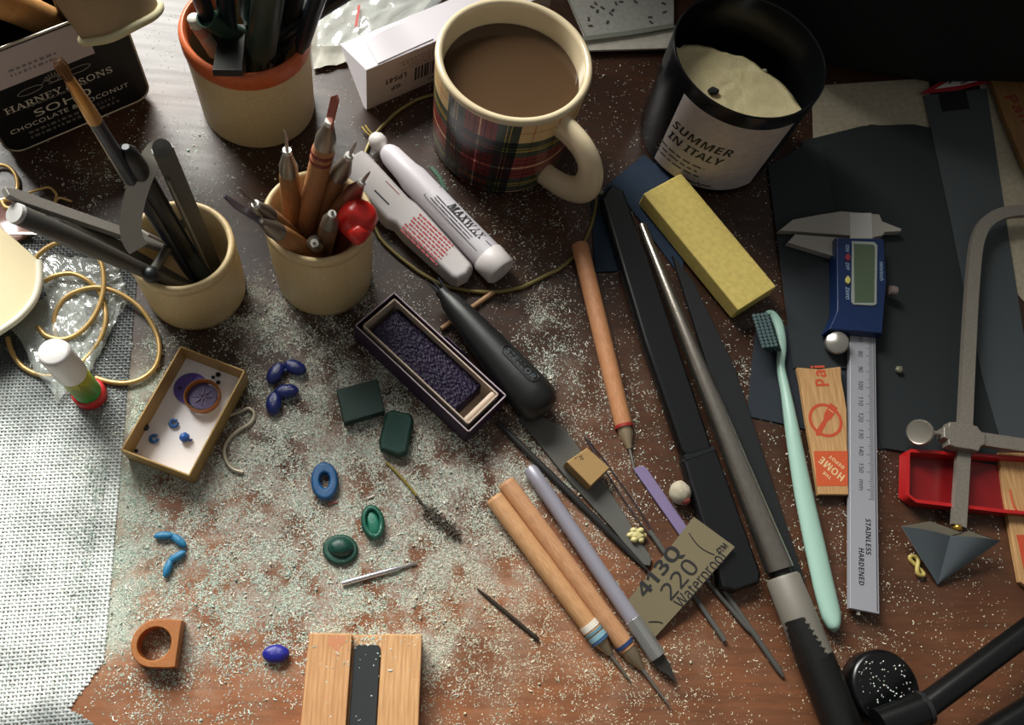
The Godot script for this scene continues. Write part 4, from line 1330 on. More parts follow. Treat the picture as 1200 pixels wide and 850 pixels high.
	for k in [[[Vector3(-222.6,2.0,-273.9),Vector3(-218.3,2.0,-277.7),Vector3(-213.0,2.0,-277.1),Vector3(-208.0,2.0,-271.6),Vector3(-205.8,2.0,-263.6),Vector3(-205.7,5.0,-256.2),Vector3(-210.9,2.0,-255.6)], 1.1, "open brass ring at the left edge above the files"], [[Vector3(-210.7,2.0,-254.5),Vector3(-208.7,2.0,-261.2),Vector3(-204.7,2.0,-258.3),Vector3(-204.4,2.0,-253.0),Vector3(-208.4,2.0,-251.6),Vector3(-211.7,2.0,-255.5)], 1.3, "tiny brass jump ring under the open ring"], [[Vector3(-199.1,3.0,-261.4),Vector3(-194.4,3.0,-264.1),Vector3(-189.6,3.0,-265.7),Vector3(-185.4,3.0,-261.7),Vector3(-185.2,3.0,-256.3),Vector3(-183.3,3.0,-259.8),Vector3(-176.9,3.0,-258.2)], 0.7, "tangled fine brass wire behind the flat file"], [[Vector3(-200.1,2.0,-256.6),Vector3(-198.4,2.0,-250.4),Vector3(-194.2,2.0,-248.7),Vector3(-189.0,2.0,-252.3),Vector3(-187.1,2.0,-255.7)], 0.7, "bent brass wire scrap beneath the flat file"], [[Vector3(-194.2,1.5,-243.7),Vector3(-190.0,1.5,-239.9),Vector3(-184.8,1.5,-239.3),Vector3(-184.8,1.5,-243.5),Vector3(-186.9,1.5,-241.2)], 0.7, "little brass wire loop under the round file"]]:
		var p0: Vector3 = k[0][0]
		var q := []
		for p in k[0]:
			q.append(p - p0)
		single("brass_scrap", sh().tube(smooth(q, 6), k[1], 8), brass, p0, k[2], "wire", g)
	o = thing("reddish_lid", "translucent reddish plastic lid near the left edge", "lid", Vector3(-205.1,0.0,-244.7))
	part("disc", sh().lathe([Vector2(0, 0), Vector2(13, 0), Vector2(14, 1.5), Vector2(14, 3), Vector2(13, 3.2), Vector2(12, 2), Vector2(0, 1.8)], 32), mat("94706a", 0.2), o)
	part("steel_pin", sh().bar(inn(o, [Vector3(-203.2,4.0,-235.1),Vector3(-184.4,4.0,-236.8)]), 1.4, 1.0), mat("c9c6bd", 0.3, 0.5), o)
	# balm stick, standing
	o = thing("balm_stick", "standing white-capped balm tube with a green label and red base", "tube", Vector3(-148.0,0.0,-149.6))
	part("white_cap", sh().lathe([Vector2(6.6, 30), Vector2(6.9, 30.3), Vector2(6.9, 52.5), Vector2(6.3, 54.4), Vector2(5.2, 55), Vector2(0, 55)], 36), mat("ded9d6", 0.4), o)
	part("barrel", sh().lathe([Vector2(0, 0), Vector2(6.2, 0), Vector2(6.2, 30), Vector2(0, 30)], 36), mat("e3e0d8", 0.4), o)
	var gr := Gradient.new()
	gr.set_color(0, Color("1f8a3a"))
	gr.set_color(1, Color("a9a52c"))
	gr.set_offset(0, 0.06)
	gr.set_offset(1, 0.25)
	var gt := GradientTexture2D.new()
	gt.gradient = gr
	gt.fill_from = Vector2(0, 0)
	gt.fill_to = Vector2(0, 1)
	var gm := StandardMaterial3D.new()
	gm.albedo_texture = gt
	gm.roughness = 0.4
	part("label_wrap", sh().lathe([Vector2(6.2, 5), Vector2(6.35, 5.1), Vector2(6.35, 28.8), Vector2(6.2, 29)], 36), gm, o)
	var s := sh()
	for i in 9:
		var a := deg_to_rad(30 + i * 9.0)
		s.at(Transform3D(Basis(UP, -a), Vector3.ZERO)).box(Vector3(6.33, 9 + 2 * (i % 3), -0.2), Vector3(6.42, 22 + 2 * (i % 4), 0.2), 0.02)
	part("small_print", s, mat("5d5a20", 0.5), o, "stuff")
	part("red_base", sh().lathe([Vector2(0, 0), Vector2(7.2, 0), Vector2(7.8, 0.8), Vector2(7.8, 5), Vector2(7.2, 6.2), Vector2(6.3, 6.4)], 36), mat("c02a2c", 0.35), o)

	# gold box and what lies in it
	var c := [Vector3(-109.5,14.0,-173.6),Vector3(-76.7,14.0,-163.2),Vector3(-89.8,14.0,-105.8),Vector3(-122.3,14.0,-118.0)]
	var mid: Vector3 = (c[0] + c[1] + c[2] + c[3]) * 0.25
	mid.y = 0.0
	o = thing("gold_box", "shallow gold cardboard box with a white paper floor", "box", mid)
	var bx: Vector3 = (c[1] - c[0] + c[2] - c[3]).normalized()
	o.basis = Basis(bx, UP, bx.cross(UP))
	var hw := 17.3
	var hl := 29.0
	var gold := mat("c9a363", 0.45, 0.2, "fine", Vector3(10, 10, 10))
	part("paper_floor", sh().box(Vector3(-hw + 0.8, 0, -hl + 0.8), Vector3(hw - 0.8, 1.0, hl - 0.8), 0.1), mat("f3edee", 0.8), o)
	for k in [[-hw, -hl, -hw + 0.9, hl], [hw - 0.9, -hl, hw, hl], [-hw, -hl, hw, -hl + 0.9], [-hw, hl - 0.9, hw, hl]]:
		part("side", sh().box(Vector3(k[0], 0, k[1]), Vector3(k[2], 14, k[3]), 0.25), gold, o)
	o = thing("purple_disc", "flat violet wax disc lying in the gold box", "wax", Vector3(-101.2,1.0,-155.5))
	part("disc", sh().lathe([Vector2(0, 0), Vector2(8.0, 0), Vector2(8.3, 0.4), Vector2(8.3, 0.9), Vector2(8.0, 1.1), Vector2(0, 1.1)], 36), waxy("6a58b0", 0.35), o)
	o = thing("amber_ring", "round amber wax ring with a star-patterned violet centre in the gold box", "ring", Vector3(-94.4,1.2,-150.7))
	var amber := waxy("a06a34", 0.3)
	part("band", sh().lathe([Vector2(7.6, 1.4), Vector2(8.4, 1.2), Vector2(8.8, 1.8), Vector2(8.8, 4.7), Vector2(8.4, 5.3), Vector2(7.9, 4.9), Vector2(7.6, 1.4)], 40), amber, o)
	part("violet_centre", sh().lathe([Vector2(0, 0.6), Vector2(6.6, 0.6), Vector2(6.8, 1.2), Vector2(6.6, 2.4), Vector2(0, 2.4)], 36), waxy("4a3868", 0.3), o)
	s = sh()
	for i in 8:
		var a := TAU * i / 8.0
		s.tube([Vector3(cos(a) * 0.8, 2.6, sin(a) * 0.8), Vector3(cos(a) * 4.8, 2.6, sin(a) * 4.8)], [0.5, 0.25], 5)
	part("star", s, waxy("7d6a86", 0.3), o)
	for k in [[Vector3(-106.6,1.2,-136.6), "small blue wax loop above the other two in the gold box"], [Vector3(-114.6,1.2,-128.3), "small blue wax loop by the gold box's left wall"]]:
		s = sh()
		var pts := []
		for i in 20:
			pts.append(Vector3(cos(TAU * i / 22.0) * 1.7, 0.9, sin(TAU * i / 22.0) * 1.7))
		single("blue_loop", s.tube(pts, 0.8, 8), waxy("2f67ae", 0.25), k[0], k[1], "wax", "blue loops in the gold box")
	o = thing("blue_bud", "round blue wax bud low in the gold box, with a tiny tail", "wax", Vector3(-100.3,1.2,-129.4))
	part("bud", sh().ball(Vector3(0, 1.8, 0), Vector3(2.4, 1.9, 2.4), 18, 0.15, 1.5), waxy("2a62b4", 0.25), o)
	part("tail", sh().tube([Vector3(1.6, 1, 0.8), Vector3(2.8, 0.8, 1.2), Vector3(3.4, 0.8, 0.4)], 0.6, 6), waxy("2a62b4", 0.25), o)
	for k in [[Vector3(-109.9,1.0,-167.0), 1.0, "tiny dark bead alone in the top corner of the gold box"], [Vector3(-89.1,1.0,-163.6), 1.3, "largest of three dark beads near the gold box's right wall"], [Vector3(-91.4,1.0,-162.1), 0.9, "left one of three dark beads by the right wall"], [Vector3(-88.5,1.0,-159.4), 1.1, "lowest of three dark beads by the right wall"], [Vector3(-106.2,2.7,-155.0), 0.7, "tiny dark bead lying on the violet disc"], [Vector3(-119.5,1.0,-133.8), 1.9, "largest dark bead, against the gold box's left wall"], [Vector3(-121.9,1.0,-122.0), 0.9, "tiny dark bead in the bottom corner of the gold box"]]:
		single("dark_bead", sh().ball(Vector3(0, k[1] * 0.8, 0), Vector3.ONE * k[1], 10, 0.2, 2.0), mat("14161f", 0.35), k[0], k[2], "bead", "dark beads in the gold box")
	# bent hook
	base = Vector3(-83.1,0.0,-141.8)
	var hook := smooth(inn(self, [Vector3(-82.9,1.1,-141.4),Vector3(-79.8,1.1,-142.9),Vector3(-75.5,1.1,-145.0),Vector3(-72.3,1.1,-146.5),Vector3(-69.6,1.1,-144.8),Vector3(-69.2,1.1,-141.2),Vector3(-71.3,1.1,-137.9),Vector3(-75.1,1.1,-135.1),Vector3(-79.1,1.1,-130.9),Vector3(-81.2,1.1,-125.1),Vector3(-79.6,1.1,-119.1),Vector3(-75.9,1.1,-114.9),Vector3(-70.9,1.1,-113.4)]), 5)
	for i in hook.size():
		hook[i] -= base
	single("wire_hook", sh().tube(hook, 1.0, 8), mat("b3a894", 0.42, 0.5), base, "pale silver wire bent into an S beside the gold box", "hook")
	# leaves of carved wax
	for k in [[Vector3(-56.3,0.0,-168.8), Vector3(-60.8,2.6,-165.6), Vector3(-51.4,2.6,-169.5), 0.9, 1.0, "1a2663", "upper pair of glossy dark blue wax leaves"], [Vector3(-57.3,0.0,-154.1), Vector3(-59.9,2.6,-149.3), Vector3(-54.3,2.6,-156.1), 1.2, 1.0, "1a2663", "lower pair of glossy dark blue wax leaves"], [Vector3(-99.3,0.0,-80.4), Vector3(-102.9,1.8,-81.5), Vector3(-95.7,1.8,-79.3), 0.5, 0.62, "2a7fae", "upper sprig of light blue wax leaves"], [Vector3(-97.8,0.0,-70.5), Vector3(-98.8,1.8,-66.7), Vector3(-95.7,1.8,-71.8), 1.2, 0.62, "2a7fae", "lower sprig of light blue wax leaves"]]:
		o = thing("wax_leaves", k[6], "wax", k[0], "carved blue wax leaves")
		var q := inn(o, [k[1], k[2]])
		for i in 2:
			var dirv: Vector3 = (q[1] - q[0])
			dirv.y = 0
			var turn: float = atan2(-dirv.z, dirv.x) + (0.75 if i == 0 else -0.75) * (1.0 if k[4] > 0.9 else 0.5)
			var sz := Vector3(6.2, 2.7, 3.9) * float(k[4]) if k[4] > 0.9 else Vector3(4.6, 1.7, 1.9)
			part("leaf", sh().at(Transform3D(Basis(UP, turn), q[i])).ball(Vector3.ZERO, sz, 20, 0.1, 1.2, 5 + i), waxy(k[5], 0.16 if k[4] > 0.9 else 0.4), o)
		part("stem", sh().tube([q[0], (q[0] + q[1]) * 0.5, q[1]], 1.1 * k[4], 6), waxy(k[5], 0.3), o)
	# D-shaped ring blank
	var pts := []
	o = thing("ring_blank", "amber wax ring blank with one flat side and a round bore", "ring", Vector3(-97.7,0.0,-33.1))
	var out2 := PackedVector2Array()
	var holes := PackedVector2Array()
	for i in 40:
		var a := TAU * i / 40.0
		var d := Vector2(cos(a), sin(a))
		var p := d * 10.2
		var kx := absf(d.x) * 10.2
		if d.x > 0:
			var lim := minf(9.8 / maxf(absf(d.x), 0.01), 10.2 / maxf(absf(d.y), 0.01))
			p = d * minf(lim, 14.5)
		out2.push_back(p + Vector2(0, 0))
		holes.push_back(Vector2(-0.4, 0.2) + d * 7.0)
	part("blank", sh().collar(out2, holes, 0, 8.5, 0.5), waxy("a8672c", 0.4), o)
	single("blue_pebble", sh().ball(Vector3(0, 2.6, 0), Vector3(6.0, 2.7, 4.0), 24, 0.08, 1.5), waxy("23268e", 0.3), Vector3(-46.3,0.0,-29.6), "small vivid blue oval wax pebble left of the bench pin", "wax")
	# bench pin
	var b0: Vector3 = Vector3(-31.7,14.0,-37.8)
	b0.y = 0
	o = thing("bench_pin", "pale wooden bench pin with a grooved black abrasive strip", "block", b0)
	var bw := wood_along("d3a271")
	part("board", sh().box(Vector3(0, 0, 0), Vector3(50.4, 9, 130), 0.6), bw, o)
	part("plank", sh().box(Vector3(0, 8.8, 0), Vector3(19.2, 14, 130), 0.6), bw, o)
	part("plank", sh().box(Vector3(32.4, 8.8, 0), Vector3(50.4, 14, 130), 0.6), wood_along("d9aa78"), o)
	part("abrasive_strip", sh().prism(rounded(20.2, 4.5, 32.0, 128, 2.0), 9.0, 11.6, 0.5), mat("33373b", 0.8, 0.0, "speck", Vector3(4, 4, 4)), o)
	part("red_stain", sh().prism(PackedVector2Array([Vector2(9, 1.2), Vector2(16, 1.0), Vector2(16.6, 4), Vector2(14, 6), Vector2(13, 9), Vector2(11.6, 6.5), Vector2(8.6, 5)]), 13.96, 14.03, 0.02), mat("c07f58", 0.6), o)


func wood_along(hex: String) -> StandardMaterial3D:
	return mat(hex, 0.62, 0.0, "grain", Vector3(11, 9, 220))


func middle_things() -> void:
	var brass := mat("7d7045", 0.45, 0.5)
	# big hoop
	var base := Vector3(43.5, 0, -291.5)
	var loop := []
	var wob := FastNoiseLite.new()
	wob.frequency = 0.5
	for i in 72:
		var a := TAU * i / 72.0
		var r := 69.8 + 3.0 * wob.get_noise_2d(cos(a) * 2, sin(a) * 2)
		loop.append(Vector3(cos(a) * r, 1.2, sin(a) * r))
	var o := thing("wire_hoop", "large olive brass wire hoop lying round the plaid mug", "wire", base)
	part("loop", sh().tube(loop, 1.25, 8, true), brass, o)
	part("wire_end", sh().tube(smooth(inn(o, [Vector3(-28.0,3.0,-324.4),Vector3(-24.8,3.0,-320.4),Vector3(-21.7,3.0,-318.3)]), 3), 0.6, 6).tube(smooth(inn(o, [Vector3(-26.2,3.0,-325.8),Vector3(-22.9,3.0,-321.3),Vector3(-19.7,3.0,-318.6)]), 3), 0.6, 6), mat("b09a4f", 0.4, 0.5), o)
	# round white applicator
	var white := mat("c5bfc4", 0.45)
	var a0: Vector3 = Vector3(-17.8,9.0,-310.5)
	var a1: Vector3 = Vector3(54.8,9.0,-230.5)
	o = thing("white_tube", "round white wax-release tube with a knobbed tip and black script", "tube", a0)
	var l := aim(o, a0, a1)
	part("barrel", sh().spin([Vector2(0, 7), Vector2(4.2, 7), Vector2(5.4, 9), Vector2(6.4, 12), Vector2(7.2, 26), Vector2(8.4, 32), Vector2(8.6, l * 0.6), Vector2(9.2, l - 12), Vector2(0, l - 12)], 32), white, o)
	part("screw_cap", sh().spin([Vector2(9.2, l - 12.4), Vector2(9.7, l - 11.8), Vector2(9.4, l - 1.2), Vector2(8.6, l), Vector2(0, l)], 32), mat("ccc4c2", 0.45), o)
	part("knob", sh().spin([Vector2(0, -5), Vector2(3.4, -4.4), Vector2(5.0, -2), Vector2(5.2, 1), Vector2(4.4, 3.4), Vector2(2.8, 5), Vector2(2.6, 8)], 24), mat("d3ccc9", 0.4), o)
	var ink := mat("1d1b1e", 0.6)
	var roll := 0.35
	var on := func(xc: float, zc: float) -> Callable:
		return func(p: Vector3) -> Vector3:
			var r: float = 9.0 + p.z
			var q: float = (p.y + zc) / 9.0 + roll
			return Vector3(xc + p.x + 0.1 * p.y, cos(q) * r, -sin(q) * r)
	words(o, "MAXWAX", 7.6, Transform3D.IDENTITY, ink, 27.0, on.call(l - 33, -1.0), "Droid Serif", true)
	var s := sh()
	for k in [[[-27.0, 7.0], [-16.0, 7.0]], [[16.0, -1.2], [21.5, -1.2]]]:
		var ln := []
		for i in 8:
			ln.append(on.call(l - 33, 0.0).call(Vector3(lerpf(k[0][0], k[1][0], i / 7.0), lerpf(k[0][1], k[1][1], i / 7.0), 0.15)))
		s.tube(ln, 0.3, 4)
	var frame := []
	for k in [[-25, 3.6], [16, 3.6 - 6.4], [20, -2.8], [20, -9], [-25, -9]]:
		frame.append(on.call(l - 35, 0.0).call(Vector3(k[0], k[1], 0.1)))
	for i in [[0, 4], [4, 3], [3, 2]]:
		var ln := []
		for k in 8:
			ln.append(frame[i[0]].lerp(frame[i[1]], k / 7.0))
		s.tube(ln, 0.16, 4)
	part("label_frame", s, ink, o)
	smallprint(o, 3, 38.0, 1.7, Transform3D.IDENTITY, ink, 3, on.call(l - 38, -4.2), 9.0, 0.3)
	part("green_tag", sh().bar(inn(o, [Vector3(13.3,10.0,-295.3),Vector3(18.4,10.0,-288.8),Vector3(22.1,10.0,-279.3)]), 2.2, 1.2), mat("1f4a33", 0.4), o)
	# flat white bottle
	o = thing("flat_white_bottle", "flat white bottle with red small print beside the round white tube", "bottle", Vector3(2.8,0.0,-266.7))
	part("bottle_body", sh().prism(xz(o, [Vector3(-35.6,8.0,-282.3),Vector3(-32.9,8.0,-297.7),Vector3(-26.5,8.0,-303.1),Vector3(-23.5,8.0,-301.7),Vector3(1.2,8.0,-274.0),Vector3(6.1,8.0,-270.4),Vector3(12.1,8.0,-264.2),Vector3(37.8,8.0,-234.5),Vector3(38.8,8.0,-231.4),Vector3(36.1,8.0,-225.8),Vector3(30.5,8.0,-222.2),Vector3(26.7,8.0,-223.5),Vector3(-0.4,8.0,-248.6),Vector3(-5.5,8.0,-254.8),Vector3(-10.3,8.0,-256.6),Vector3(-20.4,8.0,-267.9)]), 0, 12.5, 3.2), mat("bdb5b4", 0.5), o)
	var ux: Vector3 = inn(o, [Vector3(37.4,12.5,-228.8)])[0] - inn(o, [Vector3(-5.5,12.5,-270.9)])[0]
	ux.y = 0
	var mid: Vector3 = inn(o, [Vector3(18.1,12.6,-250.8)])[0]
	smallprint(o, 8, 31.0, 2.1, plane(ux, UP, mid + Vector3(0, 0.05, 0)), mat("a63a3c", 0.6), 8, null, 2.4, 0.55)
	part("moulded_slot", sh().bar(inn(o, [Vector3(-17.5,12.6,-274.7),Vector3(-9.0,12.6,-266.0)]), 0.9, 0.2), ink, o)
	part("red_line", sh().bar(inn(o, [Vector3(-11.7,12.6,-281.5),Vector3(-3.7,12.6,-273.2)]), 0.6, 0.2), mat("8d4a48", 0.6), o)
	# match box with violet wax
	var c := [Vector3(-4.1,17.0,-210.1),Vector3(56.3,17.0,-155.0),Vector3(37.9,17.0,-133.5),Vector3(-21.6,17.0,-188.1)]
	mid = (c[0] + c[1] + c[2] + c[3]) * 0.25
	mid.y = 0
	o = thing("violet_box", "open narrow box of glittering violet wax in a purple sleeve", "box", mid)
	var bx: Vector3 = (c[1] - c[0] + c[2] - c[3]).normalized()
	o.basis = Basis(bx, UP, bx.cross(UP))
	var hl := 40.6
	var hw := 14.1
	var purple := mat("33203b", 0.5)
	var edge := mat("a99aa0", 0.7)
	part("sleeve_floor", sh().box(Vector3(-hl, 0, -hw), Vector3(hl, 0.8, hw), 0.1), purple, o)
	for k in [[-hl, -hw, -hl + 0.7, hw], [hl - 0.7, -hw, hl, hw], [-hl, -hw, hl, -hw + 0.7], [-hl, hw - 0.7, hl, hw]]:
		part("sleeve_wall", sh().box(Vector3(k[0], 0, k[1]), Vector3(k[2], 17, k[3]), 0.1), purple, o)
		part("paper_edge", sh().box(Vector3(k[0], 16.9, k[1]), Vector3(k[2], 17.25, k[3]), 0.05), edge, o)
	var cream := mat("cbb7a4", 0.7, 0.0, "soft", Vector3(12, 12, 12))
	var tl := hl - 3.0
	var tw := hw - 2.6
	part("tray_floor", sh().box(Vector3(-tl, 0.9, -tw), Vector3(tl, 2.0, tw), 0.1), cream, o)
	for k in [[-tl, -tw, -tl + 0.9, tw], [tl - 0.9, -tw, tl, tw], [-tl, -tw, tl, -tw + 0.9], [-tl, tw - 0.9, tl, tw]]:
		part("tray_wall", sh().box(Vector3(k[0], 0.9, k[1]), Vector3(k[2], 18.0, k[3]), 0.2), cream, o)
	part("paper_roll", sh().tube([Vector3(tl - 2.4, 15.5, -tw + 1.2), Vector3(tl - 2.4, 15.5, tw - 1.2)], 1.9, 12), mat("c2ac98", 0.6), o)
	var violet: StandardMaterial3D = mat("24123a", 0.5, 0.0, "speck", Vector3(5, 5, 5)).duplicate()
	violet.metallic_specular = 0.35
	var rows := []
	var f := FastNoiseLite.new()
	f.frequency = 0.6
	f.seed = 5
	for i in 34:
		var line := PackedVector3Array()
		for k in 92:
			var x := -tl + 3.5 + k * 0.68
			var z := -tw + 1.1 + i * (tw * 2 - 2.2) / 33.0
			var y := 13.0 + 0.9 * f.get_noise_2d(x * 2.2, z * 2.2) + 0.5 * rng.randf()
			if i == 0 or i == 33 or k == 0 or k == 91:
				y = 4.0
			line.push_back(Vector3(x, y, z))
		rows.append(line)
	part("violet_wax", sh().grid(rows, false, UP), violet, o)
	# torn tab of the sleeve
	part("torn_flap", sh().patch([Vector3(-6, 9, -hw - 0.2), Vector3(14, 9, -hw - 0.2), Vector3(12, 16, -hw - 2.2), Vector3(-4, 16, -hw - 2.0)], 8, 4, 0.4), purple, o)
	# dark-handled tool
	a0 = Vector3(20.2,12.0,-216.2)
	a1 = Vector3(77.9,12.0,-148.2)
	o = thing("moulded_handle", "black moulded handle with a recessed maker's mark, beside the violet wax box", "tool", a0)
	l = aim(o, a0, a1)
	var hm := mat("18191a", 0.42, 0.0, "soft", Vector3(12, 12, 12), 0.006)
	part("handle", sh().spin([Vector2(0, 2), Vector2(3.4, 2), Vector2(3.8, 6), Vector2(5.6, 10), Vector2(7.4, 22), Vector2(9.4, l * 0.48), Vector2(11.0, l * 0.72), Vector2(11.8, l * 0.86), Vector2(11.2, l * 0.94), Vector2(8.2, l * 0.985), Vector2(4.0, l), Vector2(0, l + 0.4)], 36), hm, o)
	s = sh()
	for k in [[-1.0, 1.6], [1.0, 1.9], [0.1, 1.2]]:
		s.tube([Vector3(4, k[0] * 1.0, k[0] * 2.0), Vector3(-1, k[1], k[0] * 2.6), Vector3(-4.5, k[1] + 0.5, k[0] * 3.2)], [1.0, 0.8, 0.4], 6)
	part("metal_prong", s, mat("4a4d50", 0.35, 0.6), o)
	var oval := []
	var tilt := 0.3
	var rim := func(x: float, z: float) -> Vector3:
		var rr: float = lerpf(9.4, 11.7, clampf((x - l * 0.48) / (l * 0.36), 0, 1)) + 0.1
		var q: float = tilt - z / rr
		return Vector3(x, cos(q) * rr, -sin(q) * rr)
	for p in rounded(l * 0.56, -3.4, l * 0.84, 3.4, 3.3, 6):
		oval.append(rim.call(p.x, p.y))
	part("maker_mark_frame", sh().tube(oval, 0.35, 5, true), mat("0d0e0e", 0.5), o)
	words(o, "STELLOR", 5.0, Transform3D.IDENTITY, mat("474c4f", 0.5), l * 0.24, func(p: Vector3) -> Vector3: return rim.call(l * 0.7 + p.x, -p.y) * Vector3(1, 1.0 + p.z * 0.02, 1.0 + p.z * 0.02), "Droid Sans", true)
	# thin dowel under the handle
	a0 = Vector3(22.9,1.6,-196.9)
	a1 = Vector3(51.1,1.6,-221.4)
	rod("thin_dowel", a0, a1, [[0, 0], [1.5, 0], [1.5, 1.0], [0, 1.0]], wood("a8845e"), "thin tan wooden dowel crossing under the black handle", "stick")
	# files lying in the middle
	var iron := mat("6f6d68", 0.5, 0.3, "fine", Vector3(6, 6, 6))
	var g := "needle files lying in the middle of the desk"
	o = thing("flat_needle_file", "broad grey flat file running from the black handle under the rubber block", "file", Vector3(84.1,0.0,-117.3), g)
	part("blade", sh().prism(xz(o, [Vector3(64.3,2.0,-149.1),Vector3(75.2,2.0,-150.6),Vector3(88.8,2.0,-144.7),Vector3(101.9,2.0,-126.6),Vector3(118.0,2.0,-102.0),Vector3(132.6,2.0,-76.9),Vector3(131.4,2.0,-73.1),Vector3(127.1,2.0,-73.8),Vector3(112.2,2.0,-92.2),Vector3(88.2,2.0,-118.7)]), 0.2, 2.2, 0.4), iron, o)
	rod("needle_file", Vector3(53.5,2.0,-145.7), Vector3(129.7,1.6,-71.4), [[0, 0], [0.8, 0], [1.6, 0.1], [1.9, 0.4], [1.7, 0.85], [0.8, 1.0], [0, 1.0]], mat("3a3938", 0.45, 0.5), "thin round dark file just left of the broad flat file", "file", g)
	o = thing("flat_needle_file", "tapered needle file pointing up left, its shank under the sandpaper scrap", "file", Vector3(100.3,1.4,-140.2), g)
	l = aim(o, Vector3(100.3,1.4,-140.2), Vector3(167.0,1.4,-38.1))
	part("blade", sh().prism(PackedVector2Array([Vector2(0, -0.2), Vector2(l * 0.14, -1.6), Vector2(l * 0.34, -2.2), Vector2(l * 0.5, -1.6), Vector2(l * 0.5, 1.6), Vector2(l * 0.34, 2.2), Vector2(l * 0.14, 1.6), Vector2(0, 0.2)]), -0.8, 0.8, 0.3), mat("5c5963", 0.4, 0.3), o)
	part("shank", sh().spin([Vector2(0, l * 0.48), Vector2(1.35, l * 0.48), Vector2(1.35, l), Vector2(0, l)], 12), iron, o)
	rod("needle_file", Vector3(151.6,1.4,-77.9), Vector3(181.4,1.4,-41.5), [[0, 0], [1.2, 0], [1.3, 0.9], [0.6, 1.0], [0, 1.0]], iron, "shorter of two dark shanks emerging below the sandpaper scrap", "file", g)
	rod("needle_file", Vector3(154.7,1.6,-84.0), Vector3(195.3,1.4,-21.8), [[0, 0], [1.4, 0], [1.5, 0.95], [0.7, 1.0], [0, 1.0]], iron, "longer dark shank emerging below the scrap toward the mandrel grip", "file", g)
	o = thing("violet_strip", "flat violet abrasive strip beside the needle file", "strip", Vector3(139.0,0.0,-108.6))
	part("strip", sh().prism(xz(o, [Vector3(125.7,1.4,-123.2),Vector3(129.5,1.4,-125.2),Vector3(132.7,1.4,-124.4),Vector3(153.7,1.4,-91.8),Vector3(148.8,1.4,-88.2)]), 0.3, 1.8, 0.3), mat("8a7aa2", 0.6, 0.0, "fine", Vector3(5, 5, 5)), o)
	# rubber block
	o = thing("rubber_block", "small tan abrasive rubber block on the broad flat file", "eraser", Vector3(102.1,2.3,-120.1))
	part("block", sh().prism(xz(o, [Vector3(88.0,10.0,-122.8),Vector3(99.3,10.0,-131.0),Vector3(111.0,10.0,-120.6),Vector3(100.4,10.0,-110.4)]), 0, 8.6, 0.8), mat("c49c60", 0.75, 0.0, "speck", Vector3(5, 5, 5)), o)
	s = sh()
	for i in 14:
		var q: Vector3 = inn(o, [Vector3(94.9,11.0,-125.5)])[0] + Vector3(rng.randf_range(-2.2, 2.2), 0, rng.randf_range(-1.6, 1.6))
		s.at(Transform3D(Basis(UP, rng.randf() * 3), Vector3(q.x, 8.62, q.z))).box(Vector3(-0.5, -0.03, -0.2), Vector3(0.5, 0.03, 0.2), 0.01)
	part("dark_smudge", s, mat("5a452a", 0.8), o, "stuff")
	# cotton ball, wax knob
	o = thing("cotton_plug", "round cream cotton plug stained red at one end", "plug", Vector3(148.7,0.0,-109.8))
	part("plug", sh().ball(Vector3(0, 5.6, -0.6), Vector3(5.6, 5.6, 6.2), 26, 0.1, 1.4), mat("beb39c", 0.8, 0.0, "fine", Vector3(4, 4, 4), 0.01), o)
	part("red_stain", sh().ball(Vector3(1.8, 6.6, 3.4), Vector3(3.0, 3.0, 2.6), 14), mat("9c4a44", 0.7), o)
	o = thing("wax_offcut", "knobbly cream wax offcut beside the broad flat file", "wax", Vector3(125.4,0.0,-88.2))
	s = sh()
	s.ball(Vector3(0, 2.0, 0), Vector3(4.2, 2.6, 3.4), 14, 0.4, 1.6)
	for k in 6:
		s.ball(Vector3(cos(k * 1.05) * 3.6, 2.0 + 0.6 * (k % 3), sin(k * 1.05) * 2.8), Vector3(1.9, 2.0, 1.7), 8, 0.5, 2.0)
	part("lump", s, waxy("cdbf84", 0.5), o)
	# upright wooden scriber
	carving_tool(Vector3(100.4,4.8,-255.0), Vector3(127.0,1.0,-120.6), "wooden scriber with one red ring and a long steel point, beside the black case", "", {"called": "scriber", "r": 4.9, "needle": 14.0, "cone": 12.0, "collet": 4.0, "wood": "c48c62", "metal": "b7a284", "rings": [[25.5, 1.6, "8e2622"]]})
	# three tools toward the front
	g = "carving tools side by side at the front"
	carving_tool(Vector3(51.7,4.8,-104.7), Vector3(118.9,1.2,-18.6), "left wooden carving tool with white and blue rings", g, {"called": "scriber", "r": 4.7, "needle": 16.0, "cone": 11.0, "collet": 4.0, "wood": "d3a476", "metal": "9c8a70", "rings": [[30.5, 3.2, "d9d2c4"], [28.2, 1.4, "5f8392"], [25.0, 2.4, "7aa0ae"], [23.5, 1.2, "35557a"]]})
	carving_tool(Vector3(57.7,4.8,-112.8), Vector3(137.4,1.2,-7.4), "middle wooden carving tool with one navy ring and the longest needle", g, {"called": "scriber", "r": 4.7, "needle": 22.0, "cone": 11.0, "collet": 4.0, "wood": "cb9a72", "metal": "9c8a70", "bend": 0.4, "rings": [[34.5, 1.8, "22375f"]]})
	a0 = Vector3(70.1,3.8,-121.1)
	a1 = Vector3(140.3,3.6,-17.5)
	o = thing("craft_knife", "grey metal craft knife with a knurled silver collar and dark blade", "knife", a0, g)
	l = aim(o, a0, a1)
	part("grip", sh().spin([Vector2(0, 0), Vector2(2.6, 0), Vector2(3.6, 1.5), Vector2(3.9, 10), Vector2(3.9, l - 36), Vector2(0, l - 36)], 20), mat("9a97a3", 0.38, 0.3), o)
	s = sh()
